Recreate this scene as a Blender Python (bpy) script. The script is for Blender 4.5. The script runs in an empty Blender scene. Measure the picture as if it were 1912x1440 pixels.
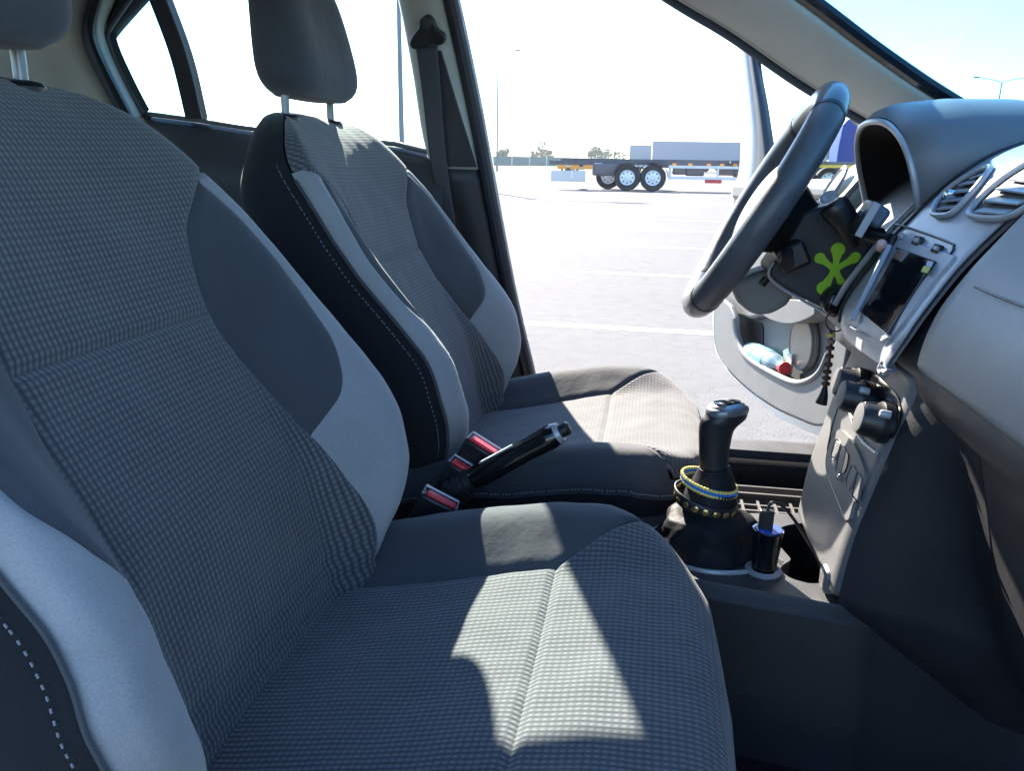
import bpy, bmesh, math, random
import numpy as np
from mathutils import Vector, Matrix
random.seed(7); rng = np.random.RandomState(3)
scn = bpy.context.scene
R = math.radians
# ------------------------------------------------------------------ camera, light, exposure
FPX, CXP, CYP = 1479.0, 956.0, 720.0
PITCH, YAW, ROLL = 0.27469, 0.16908, -0.01413
CAMP = np.array([0.0, 0.0, 1.0])
_cy, _sy, _cp, _sp, _cr, _sr = math.cos(YAW), math.sin(YAW), math.cos(PITCH), math.sin(PITCH), math.cos(ROLL), math.sin(ROLL)
R0 = np.array([_cy, _sy, 0]); U0 = np.array([-_sy*_sp, _cy*_sp, _cp]); FW = np.array([-_sy*_cp, _cy*_cp, -_sp])
RR = R0*_cr - U0*_sr; UU = R0*_sr + U0*_cr
cam = bpy.data.cameras.new('camera'); camo = bpy.data.objects.new('camera', cam); scn.collection.objects.link(camo)
camo.matrix_world = Matrix(((RR[0], UU[0], -FW[0], 0), (RR[1], UU[1], -FW[1], 0), (RR[2], UU[2], -FW[2], 1.0), (0, 0, 0, 1)))
cam.sensor_fit = 'HORIZONTAL'; cam.sensor_width = 36; cam.lens = 36*FPX/1912; cam.clip_start = 0.02; cam.clip_end = 3000
scn.camera = camo
SUN_EL, SUN_DIR2 = R(32), (-0.440, 0.898)
w = bpy.data.worlds.new('World'); scn.world = w; w.use_nodes = True
nt = w.node_tree; bg = nt.nodes['Background']; sky = nt.nodes.new('ShaderNodeTexSky')
sky.sky_type = 'NISHITA'; sky.sun_disc = False; sky.sun_elevation = SUN_EL
sky.sun_rotation = math.atan2(SUN_DIR2[0], SUN_DIR2[1]); sky.air_density = 1.2; sky.dust_density = 0.2; sky.ozone_density = 3.0
nt.links.new(sky.outputs[0], bg.inputs[0]); bg.inputs[1].default_value = 0.086
sd = bpy.data.lights.new('sun', 'SUN'); sd.energy = 5.0; sd.angle = R(0.5); sd.color = (1, .82, .60)
so = bpy.data.objects.new('sun', sd); scn.collection.objects.link(so)
sv = Vector((SUN_DIR2[0]*math.cos(SUN_EL), SUN_DIR2[1]*math.cos(SUN_EL), math.sin(SUN_EL)))
so.rotation_euler = sv.to_track_quat('Z', 'Y').to_euler(); so.location = (-3, 8, 6)
scn.view_settings.view_transform = 'Standard'; scn.view_settings.look = 'None'
scn.view_settings.exposure = 2.42; scn.view_settings.gamma = 1.0
try: scn.view_settings.use_curve_mapping = False
except Exception: pass
scn.view_settings.use_white_balance = True; scn.view_settings.white_balance_temperature = 5600; scn.view_settings.white_balance_tint = 10
scn.render.engine = 'CYCLES'
scn.cycles.max_bounces = 10; scn.cycles.diffuse_bounces = 5; scn.cycles.transparent_max_bounces = 16

# ------------------------------------------------------------------ geometry helpers
def ray(px, py):
    u = (px-CXP)/FPX; v = (CYP-py)/FPX
    u, v = u*_cr+v*_sr, -u*_sr+v*_cr
    return FW+u*R0+v*U0
def at(px, py, x=None, y=None, z=None):
    d = ray(px, py)
    s = (x-CAMP[0])/d[0] if x is not None else (y-CAMP[1])/d[1] if y is not None else (z-CAMP[2])/d[2]
    return CAMP+s*d
def onplane(px, py, p0, n):
    d = ray(px, py); p0 = np.array(p0, float); n = np.array(n, float)
    return CAMP+d*((p0-CAMP)@n)/(d@n)
def hit(px, py, prof, off=0.0):
    """point where the sight line meets the surface x = prof(z) - off"""
    d = ray(px, py); lo, hi = 0.3, 2.6
    for _ in range(50):
        m = (lo+hi)/2; p = CAMP+m*d
        if p[0]-(prof(p[2])-off) > 0: hi = m
        else: lo = m
    return CAMP+lo*d
def spl(xs, ys):
    xs = np.array(xs, float); ys = np.array(ys, float)
    h = np.diff(xs); dl = np.diff(ys)/h; m = np.zeros(len(xs)); m[0] = dl[0]; m[-1] = dl[-1]
    for i in range(1, len(xs)-1):
        m[i] = 0 if dl[i-1]*dl[i] <= 0 else 2*dl[i-1]*dl[i]/(dl[i-1]+dl[i])
    def f(x):
        x = min(max(x, xs[0]), xs[-1]); i = min(int(np.searchsorted(xs, x, 'right'))-1, len(xs)-2)
        t = (x-xs[i])/h[i]
        return float((1+2*t)*(1-t)**2*ys[i]+t*(1-t)**2*h[i]*m[i]+t*t*(3-2*t)*ys[i+1]+t*t*(t-1)*h[i]*m[i+1])
    return f
def curve(pts, n=40, closed=False):
    """Catmull-Rom through points"""
    P = [np.array(p, float) for p in pts]; out = []
    m = len(P); segs = m if closed else m-1; k = max(2, n//segs)
    for i in range(segs):
        p1, p2 = P[i % m], P[(i+1) % m]
        p0 = P[(i-1) % m] if closed or i > 0 else 2*p1-p2
        p3 = P[(i+2) % m] if closed or i+2 < m else 2*p2-p1
        for j in range(k):
            t = j/k
            out.append(.5*((2*p1)+(-p0+p2)*t+(2*p0-5*p1+4*p2-p3)*t*t+(-p0+3*p1-3*p2+p3)*t**3))
    if not closed: out.append(P[-1])
    return out
def sm(x): x = min(1, max(0, x)); return x*x*(3-2*x)
ORG = {}
def link(o, parent):
    scn.collection.objects.link(o)
    if parent is not None:
        o.parent = parent
        o.matrix_parent_inverse = parent.matrix_world.inverted() if False else Matrix.Translation(-parent.location) if parent.rotation_euler.z == 0 else Matrix.Identity(4)
def mesh(name, V, Fc, mat, parent=None, uv=None, smooth=True, sharp=35):
    me = bpy.data.meshes.new(name); me.from_pydata([tuple(map(float, v)) for v in V], [], Fc)
    if uv is not None:
        l = me.uv_layers.new(name='UVMap')
        for lp in me.loops: l.data[lp.index].uv = uv[lp.vertex_index]
    me.materials.append(mat)
    if smooth:
        me.shade_smooth(); me.set_sharp_from_angle(angle=R(sharp))
    me.update()
    o = bpy.data.objects.new(name, me); link(o, parent); return o
def fromb(name, bm, mat, parent=None, smooth=True, sharp=35, bevel=0, seg=2):
    me = bpy.data.meshes.new(name); bm.to_mesh(me); bm.free(); me.materials.append(mat)
    if smooth: me.shade_smooth(); me.set_sharp_from_angle(angle=R(sharp))
    o = bpy.data.objects.new(name, me); link(o, parent)
    if bevel:
        b = o.modifiers.new('bevel', 'BEVEL'); b.width = bevel; b.segments = seg; b.limit_method = 'ANGLE'; b.angle_limit = R(32)
        if hasattr(b, 'harden_normals'): b.harden_normals = True
    return o
def gridmesh(name, fn, nu, nv, mat, parent=None, uvf=None, closeu=False, flip=False, sharp=50, thick=0):
    V = []; UV = []; F = []
    cu = nu if closeu else nu+1
    for j in range(nv+1):
        for i in range(cu):
            u, v = i/nu, j/nv
            V.append(fn(u, v)); UV.append(uvf(u, v) if uvf else (u, v))
    for j in range(nv):
        for i in range(nu):
            a = j*cu+i; b = j*cu+(i+1) % cu; c = (j+1)*cu+(i+1) % cu; d = (j+1)*cu+i
            F.append((a, d, c, b) if flip else (a, b, c, d))
    if thick:
        c_ = np.mean(np.array(V, float), 0); a_ = np.zeros(3)
        for q in F[::max(1, len(F)//60)]:
            p = [np.array(V[i], float) for i in q]; a_ += np.cross(p[2]-p[0], p[3]-p[1])
        if a_@(CAMP-c_) < 0: F = [q[::-1] for q in F]
    o = mesh(name, V, F, mat, parent, UV, True, sharp)
    if thick:
        s = o.modifiers.new('thickness', 'SOLIDIFY'); s.thickness = thick; s.offset = -1
    return o
def tube_data(pts, r, n=10, cap=True, squash=1.0, up=None):
    P = [np.array(p, float) for p in pts]; V = []; F = []
    rr = r if hasattr(r, '__len__') else [r]*len(P)
    u = None
    for i, p in enumerate(P):
        t = P[min(i+1, len(P)-1)]-P[max(i-1, 0)]; t = t/(np.linalg.norm(t)+1e-12)
        if u is None:
            a = np.array([0, 0, 1.]) if abs(t[2]) < .9 else np.array([1., 0, 0])
            if up is not None: a = np.array(up, float)
            u = np.cross(t, a); u /= np.linalg.norm(u)
        else:
            u = u-t*(u@t); u /= np.linalg.norm(u)
        v = np.cross(t, u)
        for k in range(n):
            an = 2*math.pi*k/n
            V.append(p+rr[i]*(math.cos(an)*u+squash*math.sin(an)*v))
    for i in range(len(P)-1):
        for k in range(n):
            F.append((i*n+k, i*n+(k+1) % n, (i+1)*n+(k+1) % n, (i+1)*n+k))
    if cap:
        F.append(tuple(range(n))[::-1]); F.append(tuple((len(P)-1)*n+k for k in range(n)))
    return V, F
def tube(name, pts, r, mat, parent=None, n=10, squash=1.0, up=None, cap=True):
    V, F = tube_data(pts, r, n, cap, squash, up); return mesh(name, V, F, mat, parent)
def multi(name, datas, mat, parent=None):
    V = []; F = []
    for v, f in datas:
        k = len(V); V += list(v); F += [tuple(i+k for i in q) for q in f]
    return mesh(name, V, F, mat, parent)
def boxdata(c, s, M=None):
    c = np.array(c, float); V = []
    for sx in (-1, 1):
        for sy in (-1, 1):
            for sz in (-1, 1):
                q = np.array([sx*s[0]/2, sy*s[1]/2, sz*s[2]/2])
                if M is not None: q = M@q
                V.append(c+q)
    return V, [(0, 1, 3, 2), (4, 6, 7, 5), (0, 4, 5, 1), (2, 3, 7, 6), (0, 2, 6, 4), (1, 5, 7, 3)]
def box(name, c, s, mat, parent=None, M=None, bevel=0, seg=2):
    V, F = boxdata(c, s, M); o = mesh(name, V, F, mat, parent)
    if bevel:
        b = o.modifiers.new('bevel', 'BEVEL'); b.width = bevel; b.segments = seg
    return o
def rot(ax, deg):
    return np.array(Matrix.Rotation(R(deg), 3, ax))
def axes(zdir, xdir=(1, 0, 0)):
    z = np.array(zdir, float); z /= np.linalg.norm(z); x = np.array(xdir, float); x = x-z*(x@z)
    if np.linalg.norm(x) < 1e-6: x = np.array([0, 1., 0])-z*z[1]
    x /= np.linalg.norm(x); return np.stack([x, np.cross(z, x), z], 1)
def lathe(name, prof, c, zdir, mat, parent=None, n=32, squash=1.0, xdir=(1, 0, 0)):
    M = axes(zdir, xdir); c = np.array(c, float); V = []; F = []
    for r, h in prof:
        for k in range(n):
            a = 2*math.pi*k/n; V.append(c+M@np.array([r*math.cos(a), r*squash*math.sin(a), h]))
    for i in range(len(prof)-1):
        for k in range(n): F.append((i*n+k, i*n+(k+1) % n, (i+1)*n+(k+1) % n, (i+1)*n+k))
    F.append(tuple(range(n))[::-1]); F.append(tuple((len(prof)-1)*n+k for k in range(n)))
    return mesh(name, V, F, mat, parent)
def slab(name, pts, n, th, mat, parent=None, bevel=0.0, seg=2):
    """solid plate: polygon pts (3-D, front face) extruded by th along -n"""
    n = np.array(n, float); n /= np.linalg.norm(n); bm = bmesh.new()
    A = [bm.verts.new(tuple(p)) for p in pts]; B = [bm.verts.new(tuple(np.array(p)-n*th)) for p in pts]
    k = len(pts); bm.faces.new(A); bm.faces.new(B[::-1])
    for i in range(k): bm.faces.new((A[(i+1) % k], A[i], B[i], B[(i+1) % k]))
    bmesh.ops.recalc_face_normals(bm, faces=bm.faces)
    return fromb(name, bm, mat, parent, True, 30, bevel, seg)
def loft(name, rings, mat, parent=None, cap=True, sharp=50):
    V = []; F = []; n = len(rings[0])
    for r in rings: V += list(r)
    for i in range(len(rings)-1):
        for k in range(n): F.append((i*n+k, i*n+(k+1) % n, (i+1)*n+(k+1) % n, (i+1)*n+k))
    if cap: F.append(tuple(range(n))[::-1]); F.append(tuple((len(rings)-1)*n+k for k in range(n)))
    return mesh(name, V, F, mat, parent, None, True, sharp)
def recalc(o):
    bm = bmesh.new(); bm.from_mesh(o.data); bmesh.ops.recalc_face_normals(bm, faces=bm.faces); bm.to_mesh(o.data); bm.free(); return o
def thing(name, label, cat, loc=(0, 0, 0), group=None):
    o = bpy.data.objects.new(name, None); scn.collection.objects.link(o); o.location = loc; o.empty_display_size = .1
    o['label'] = label; o['category'] = cat
    if group: o['group'] = group
    return o
def tag(o, label, cat, group=None):
    o['label'] = label; o['category'] = cat
    if group: o['group'] = group
    return o
def kind(o, k): o['kind'] = k; return o

# ------------------------------------------------------------------ materials
MATS = {}
def mat(name, col, rough=.6, metal=0, spec=.5, noise=0, nscale=40, bump=0, bscale=300, coat=0, sheen=0, alpha=None):
    m = bpy.data.materials.new(name); m.use_nodes = True; t = m.node_tree; b = t.nodes['Principled BSDF']
    b.inputs['Base Color'].default_value = (*col, 1); b.inputs['Roughness'].default_value = rough
    b.inputs['Metallic'].default_value = metal; b.inputs['Specular IOR Level'].default_value = spec
    b.inputs['Coat Weight'].default_value = coat; b.inputs['Sheen Weight'].default_value = sheen
    b.inputs['Sheen Roughness'].default_value = .4
    tc = t.nodes.new('ShaderNodeTexCoord')
    if noise:
        n = t.nodes.new('ShaderNodeTexNoise'); n.inputs['Scale'].default_value = nscale; n.inputs['Detail'].default_value = 5
        t.links.new(tc.outputs['Object'], n.inputs['Vector'])
        r = t.nodes.new('ShaderNodeMapRange'); r.inputs[1].default_value = .3; r.inputs[2].default_value = .7
        r.inputs[3].default_value = 1-noise; r.inputs[4].default_value = 1+noise
        t.links.new(n.outputs[0], r.inputs[0])
        mx = t.nodes.new('ShaderNodeVectorMath'); mx.operation = 'SCALE'; mx.inputs[0].default_value = col
        t.links.new(r.outputs[0], mx.inputs['Scale']); t.links.new(mx.outputs[0], b.inputs['Base Color'])
        r2 = t.nodes.new('ShaderNodeMapRange'); r2.inputs[1].default_value = .3; r2.inputs[2].default_value = .7
        r2.inputs[3].default_value = rough*.88; r2.inputs[4].default_value = min(1, rough*1.12)
        t.links.new(n.outputs[0], r2.inputs[0]); t.links.new(r2.outputs[0], b.inputs['Roughness'])
    if bump:
        n = t.nodes.new('ShaderNodeTexNoise'); n.inputs['Scale'].default_value = bscale; n.inputs['Detail'].default_value = 3
        t.links.new(tc.outputs['Object'], n.inputs['Vector'])
        bp = t.nodes.new('ShaderNodeBump'); bp.inputs['Strength'].default_value = bump; bp.inputs['Distance'].default_value = .0008
        t.links.new(n.outputs[0], bp.inputs['Height']); t.links.new(bp.outputs[0], b.inputs['Normal'])
    return m
def fabric(name, c_lo, c_hi, p=.0062, bump=.5):
    """woven waffle cloth: small raised cells over darker furrows, in metres of cloth (UV)"""
    m = bpy.data.materials.new(name); m.use_nodes = True; t = m.node_tree; b = t.nodes['Principled BSDF']; L = t.links
    uv = t.nodes.new('ShaderNodeUVMap'); uv.uv_map = 'UVMap'; sx = t.nodes.new('ShaderNodeSeparateXYZ'); L.new(uv.outputs[0], sx.inputs[0])
    def math_(op, a, bb=None, c=None):
        n = t.nodes.new('ShaderNodeMath'); n.operation = op
        for i, q in enumerate((a, bb, c)):
            if q is None: continue
            if isinstance(q, (int, float)): n.inputs[i].default_value = q
            else: L.new(q, n.inputs[i])
        return n.outputs[0]
    sa = math_('MULTIPLY_ADD', math_('SINE', math_('MULTIPLY', sx.outputs[0], 2*math.pi/p)), .5, .5)
    sb = math_('MULTIPLY_ADD', math_('SINE', math_('MULTIPLY', sx.outputs[1], 2*math.pi/p)), .5, .5)
    cell = math_('MULTIPLY', math_('POWER', sa, .8), math_('MULTIPLY_ADD', math_('POWER', sb, .8), .62, .38))
    no = t.nodes.new('ShaderNodeTexNoise'); no.inputs['Scale'].default_value = 900; L.new(uv.outputs[0], no.inputs[0])
    no2 = t.nodes.new('ShaderNodeTexNoise'); no2.inputs['Scale'].default_value = 14; no2.inputs['Detail'].default_value = 4; L.new(uv.outputs[0], no2.inputs[0])
    f = math_('ADD', cell, math_('MULTIPLY', math_('SUBTRACT', no.outputs[0], .5), .35))
    f = math_('ADD', f, math_('MULTIPLY', math_('SUBTRACT', no2.outputs[0], .5), .35))
    mx = t.nodes.new('ShaderNodeMix'); mx.data_type = 'RGBA'; L.new(f, mx.inputs[0])
    mx.inputs[6].default_value = (*c_lo, 1); mx.inputs[7].default_value = (*c_hi, 1); L.new(mx.outputs[2], b.inputs['Base Color'])
    bp = t.nodes.new('ShaderNodeBump'); bp.inputs['Strength'].default_value = bump; bp.inputs['Distance'].default_value = .0012
    L.new(f, bp.inputs['Height']); L.new(bp.outputs[0], b.inputs['Normal'])
    b.inputs['Roughness'].default_value = .85; b.inputs['Specular IOR Level'].default_value = .25
    b.inputs['Sheen Weight'].default_value = .25
    return m
def cloth(name, col, sheen=.25, wr=.0):
    m = bpy.data.materials.new(name); m.use_nodes = True; t = m.node_tree; b = t.nodes['Principled BSDF']; L = t.links
    tc = t.nodes.new('ShaderNodeTexCoord')
    n1 = t.nodes.new('ShaderNodeTexNoise'); n1.inputs['Scale'].default_value = 700; n1.inputs['Detail'].default_value = 2; L.new(tc.outputs['Object'], n1.inputs[0])
    n2 = t.nodes.new('ShaderNodeTexNoise'); n2.inputs['Scale'].default_value = 9; n2.inputs['Detail'].default_value = 5; L.new(tc.outputs['Object'], n2.inputs[0])
    a = t.nodes.new('ShaderNodeMath'); a.operation = 'ADD'; L.new(n1.outputs[0], a.inputs[0]); L.new(n2.outputs[0], a.inputs[1])
    r = t.nodes.new('ShaderNodeMapRange'); r.inputs[1].default_value = .6; r.inputs[2].default_value = 1.4; r.inputs[3].default_value = .8; r.inputs[4].default_value = 1.2; L.new(a.outputs[0], r.inputs[0])
    mx = t.nodes.new('ShaderNodeVectorMath'); mx.operation = 'SCALE'; mx.inputs[0].default_value = col; L.new(r.outputs[0], mx.inputs['Scale']); L.new(mx.outputs[0], b.inputs['Base Color'])
    bp = t.nodes.new('ShaderNodeBump'); bp.inputs['Strength'].default_value = .25; bp.inputs['Distance'].default_value = .00025; L.new(n1.outputs[0], bp.inputs['Height'])
    bp2 = t.nodes.new('ShaderNodeBump'); bp2.inputs['Strength'].default_value = .5; bp2.inputs['Distance'].default_value = .012; L.new(n2.outputs[0], bp2.inputs['Height']); L.new(bp.outputs[0], bp2.inputs['Normal'])
    L.new(bp2.outputs[0], b.inputs['Normal'])
    b.inputs['Roughness'].default_value = .9; b.inputs['Specular IOR Level'].default_value = .2; b.inputs['Sheen Weight'].default_value = sheen
    return m
def glassm(name, tint, gloss=.06):
    m = bpy.data.materials.new(name); m.use_nodes = True; t = m.node_tree; t.nodes.clear(); L = t.links
    o = t.nodes.new('ShaderNodeOutputMaterial'); tr = t.nodes.new('ShaderNodeBsdfTransparent'); tr.inputs[0].default_value = (*tint, 1)
    g = t.nodes.new('ShaderNodeBsdfGlossy'); g.inputs['Roughness'].default_value = .02; mx = t.nodes.new('ShaderNodeMixShader')
    mx.inputs[0].default_value = gloss; L.new(tr.outputs[0], mx.inputs[1]); L.new(g.outputs[0], mx.inputs[2]); L.new(mx.outputs[0], o.inputs[0]); return m
M_waf = fabric('waffle_cloth', (.044, .045, .048), (.150, .152, .158), p=.0060)
M_light = cloth('light_grey_cloth', (.275, .278, .286), .25)
M_dark = cloth('dark_grey_cloth', (.058, .061, .068), .2)
M_head = cloth('headrest_cloth', (.055, .060, .070), .25)
M_black = cloth('black_side_cloth', (.012, .013, .016), .1)
M_skirt = mat('skirt_cloth', (.014, .015, .018), .9, spec=.2, bump=.3, bscale=500)
M_stitch = mat('stitch_thread', (.22, .23, .25), .9)
M_chrome = mat('chrome', (.8, .8, .82), .12, 1)
M_steel = mat('post_steel', (.20, .21, .23), .35, .6)
M_pad = mat('airbag_plastic', (.23, .237, .25), .40, spec=.5, noise=.05, nscale=18, bump=.35, bscale=900)
M_grey = mat('grey_dash_plastic', (.125, .137, .158), .38, spec=.55, noise=.06, nscale=30, bump=.35, bscale=900)
M_greyd = mat('dark_dash_plastic', (.030, .032, .038), .5, spec=.45, noise=.08, nscale=25, bump=.35, bscale=900)
M_lowd = mat('lower_dash_plastic', (.020, .021, .026), .55, spec=.4, noise=.12, nscale=12, bump=.5, bscale=700)
M_silver = mat('silver_trim', (.36, .38, .42), .34, .2, noise=.03, nscale=60)
M_stack = mat('stack_plastic', (.14, .142, .145), .5, spec=.4, noise=.06, nscale=30, bump=.35, bscale=900)
M_blk2 = mat('cluster_black', (.010, .009, .009), .8, spec=.2)
M_con = mat('console_plastic', (.052, .053, .056), .5, spec=.45, noise=.08, nscale=25, bump=.5, bscale=600)
M_piano = mat('gloss_black', (.006, .007, .009), .12, spec=.5, coat=.3)
M_blk = mat('black_plastic', (.012, .013, .015), .38, noise=.1, nscale=50, bump=.15, bscale=600)
M_rub = mat('black_rubber', (.014, .015, .018), .6, noise=.1, bump=.3, bscale=300)
M_seal = mat('door_seal_rubber', (.030, .034, .046), .5, noise=.1)
M_leath = mat('black_leather', (.013, .014, .017), .46, spec=.5, noise=.1, nscale=60, bump=.5, bscale=260)
M_boot = mat('boot_leather', (.012, .013, .016), .6, spec=.15, noise=.15, nscale=60, bump=.6, bscale=220)
M_wheel = mat('wheel_leather', (.072, .078, .092), .38, spec=.5, noise=.12, nscale=40, bump=.3, bscale=380)
M_wheel2 = mat('wheel_insert', (.085, .095, .115), .3, spec=.5, noise=.05, coat=.2)
M_cream = mat('pillar_trim', (.46, .465, .435), .7, spec=.3, noise=.05, nscale=20, bump=.3, bscale=500)
M_head_l = mat('headliner', (.36, .355, .33), .9, spec=.2, bump=.4, bscale=300)
M_doorp = mat('door_card_plastic', (.20, .205, .205), .55, spec=.4, noise=.05, nscale=20, bump=.35, bscale=700)
M_doord = mat('door_card_inner', (.13, .14, .155), .55, spec=.4, noise=.06, nscale=20, bump=.3, bscale=700)
M_white = mat('white_car_paint', (.74, .75, .75), .28, spec=.5, noise=.02, nscale=4, coat=.5)
M_carpet = mat('black_carpet', (.020, .020, .022), .95, spec=.1, noise=.5, nscale=260, bump=1.0, bscale=420)
M_mat = mat('floor_mat_rubber', (.085, .080, .078), .55, noise=.15, nscale=30)
M_red = mat('red_buckle', (.62, .035, .045), .4, noise=.04)
M_green = mat('lime_green', (.30, .56, .012), .5, noise=.03)
M_blue = mat('blue_thread', (.015, .17, .62), .7)
M_yel = mat('yellow_thread', (.72, .58, .16), .7)
M_gold = mat('brass', (.70, .52, .20), .3, .9, noise=.1, nscale=200)
M_brown = mat('brown_leather', (.10, .045, .028), .6, noise=.2, nscale=90)
M_glass = glassm('window_glass', (.90, .97, .97), .002)
M_wind = glassm('windscreen_glass', (.46, .76, .84), .05)
M_qglass = glassm('quarter_glass', (.70, .90, .93), .05)
M_screen = mat('radio_screen', (.004, .006, .009), .06, spec=.6, coat=.6)
M_alu = mat('speaker_mesh', (.52, .50, .46), .4, .5, noise=.05)

# ------------------------------------------------------------------ ground and far things
def asphalt():
    m = bpy.data.materials.new('asphalt'); m.use_nodes = True; t = m.node_tree; b = t.nodes['Principled BSDF']; L = t.links
    tc = t.nodes.new('ShaderNodeTexCoord')
    def N(s, d=6):
        n = t.nodes.new('ShaderNodeTexNoise'); n.inputs['Scale'].default_value = s; n.inputs['Detail'].default_value = d; L.new(tc.outputs['Object'], n.inputs[0]); return n
    a, c, e = N(.35), N(9), N(90, 3)
    s1 = t.nodes.new('ShaderNodeMath'); s1.operation = 'ADD'; L.new(a.outputs[0], s1.inputs[0]); L.new(c.outputs[0], s1.inputs[1])
    s2 = t.nodes.new('ShaderNodeMath'); s2.operation = 'ADD'; L.new(s1.outputs[0], s2.inputs[0]); L.new(e.outputs[0], s2.inputs[1])
    cr = t.nodes.new('ShaderNodeValToRGB'); L.new(s2.outputs[0], cr.inputs[0]); s2.use_clamp = False
    r = t.nodes.new('ShaderNodeMapRange'); r.inputs[1].default_value = 1.0; r.inputs[2].default_value = 2.0; L.new(s2.outputs[0], r.inputs[0]); L.new(r.outputs[0], cr.inputs[0])
    cr.color_ramp.elements[0].position = .2; cr.color_ramp.elements[0].color = (.124, .121, .119, 1)
    cr.color_ramp.elements[1].position = .75; cr.color_ramp.elements[1].color = (.148, .146, .143, 1)
    v = t.nodes.new('ShaderNodeTexVoronoi'); v.feature = 'DISTANCE_TO_EDGE'; v.inputs['Scale'].default_value = 1.3
    wn = N(3); mxv = t.nodes.new('ShaderNodeMix'); mxv.data_type = 'RGBA'; mxv.inputs[0].default_value = .35; L.new(tc.outputs['Object'], mxv.inputs[6]); L.new(wn.outputs['Color'], mxv.inputs[7]); L.new(mxv.outputs[2], v.inputs['Vector'])
    lt = t.nodes.new('ShaderNodeMath'); lt.operation = 'LESS_THAN'; lt.inputs[1].default_value = .006; L.new(v.outputs['Distance'], lt.inputs[0])
    mk = t.nodes.new('ShaderNodeMath'); mk.operation = 'MULTIPLY'; L.new(lt.outputs[0], mk.inputs[0]); mk.inputs[1].default_value = .22
    mx = t.nodes.new('ShaderNodeMix'); mx.data_type = 'RGBA'; L.new(mk.outputs[0], mx.inputs[0]); L.new(cr.outputs[0], mx.inputs[6]); mx.inputs[7].default_value = (.07, .065, .065, 1)
    L.new(mx.outputs[2], b.inputs['Base Color']); b.inputs['Roughness'].default_value = .9; b.inputs['Specular IOR Level'].default_value = .12
    bp = t.nodes.new('ShaderNodeBump'); bp.inputs['Strength'].default_value = .5; bp.inputs['Distance'].default_value = .01; L.new(e.outputs[0], bp.inputs['Height']); L.new(bp.outputs[0], b.inputs['Normal'])
    return m
g = mesh('ground', [(-900, -300, 0), (900, -300, 0), (900, 1500, 0), (-900, 1500, 0)], [(0, 1, 2, 3)], asphalt(), smooth=False); kind(g, 'structure')
M_line = mat('road_paint', (.42, .42, .41), .7, noise=.25, nscale=14)
for i, yl in enumerate((5.0, 7.6, 10.25, 12.9, 15.5)):
    mesh('parking_line', [(-1.3+.1*i, yl-.06, .0015), (5.2, yl-.06-.25, .0015), (5.2, yl+.06-.25, .0015), (-1.3+.1*i, yl+.06, .0015)], [(0, 1, 2, 3)], M_line, g, smooth=False)
M_grass = mat('grass', (.09, .13, .03), .9, noise=.3, nscale=2)
Fa, Fb = np.array([-60.0, 172.0, 0]), np.array([34.0, 330.0, 0])
verge = mesh('grass_verge', [(-160, 98, .01), (-12, 98, .01), (60, 330, .012), (80, 420, .012), (-160, 420, .01)], [(0, 1, 2, 3, 4)], M_grass, smooth=False); kind(verge, 'stuff')
M_fence = mat('green_fence_panel', (.035, .12, .14), .8, noise=.1, nscale=.6)
M_post = mat('galvanised_post', (.62, .63, .64), .5, .3)
fence = thing('perimeter_fence', 'long dark green panel fence with pale posts along the far edge of the lot', 'fence', tuple(Fa))
nseg = 34
Fa2 = Fa+(Fa-Fb)*.35
for i in range(nseg):
    a = Fa2+(Fb-Fa2)*i/nseg; b = Fa2+(Fb-Fa2)*(i+1)/nseg; d = (b-a)/np.linalg.norm(b-a); ang = math.degrees(math.atan2(d[1], d[0]))
    box('fence_panel', (a+b)/2+[0, 0, 1.35], (np.linalg.norm(b-a)-.3, .08, 2.4), M_fence, fence, rot('Z', ang))
    box('fence_post', a+[0, 0, 1.5], (.22, .22, 3.0), M_post, fence, rot('Z', ang))
# lamp posts
M_lamp = mat('lamp_post_metal', (.16, .17, .19), .6, .2)
def lamp(x, y, h, r, arms, label, spread=2.2):
    t = thing('street_lamp', label, 'street lamp', (x, y, 0), 'lamp posts around the lot')
    tube('pole', [(x, y, 0), (x, y, h*.5), (x, y, h)], [r*1.3, r, r*.6], M_lamp, t, 8)
    for s in arms:
        e = (x+s*spread*.8, y, h+.55)
        tube('arm', [(x, y, h-.02), (x+s*spread*.3, y, h+.3), e], r*.4, M_lamp, t, 6)
        box('lamp_head', (x+s*spread, y, h+.62), (.9, .3, .14), M_lamp, t, rot('Y', -8*s), .03)
    return t
def gx(px, d):   # world x on the ground at distance y=d for an image column near the horizon
    r_ = ray(px, 300); return r_[0]/r_[1]*d
lamp(gx(751, 45), 45, 15.5, .13, (-1, 1), 'tall pale lamp post seen through the rear side window')
lamp(gx(928, 92), 92, 12.2, .10, (1,), 'thin lamp post just right of the door pillar beyond the fence end')
lamp(gx(1147, 175), 175, 12.0, .13, (1,), 'distant lamp post rising behind the long flatbed trailer')
lamp(gx(1846, 115), 115, 11.5, .12, (-1, 1), 'double armed lamp post seen through the windscreen', 3.0)
lamp(gx(1163, 260), 260, 5.2, .12, (1,), 'short distant lamp post near the grey covered trailer', .6)
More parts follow.
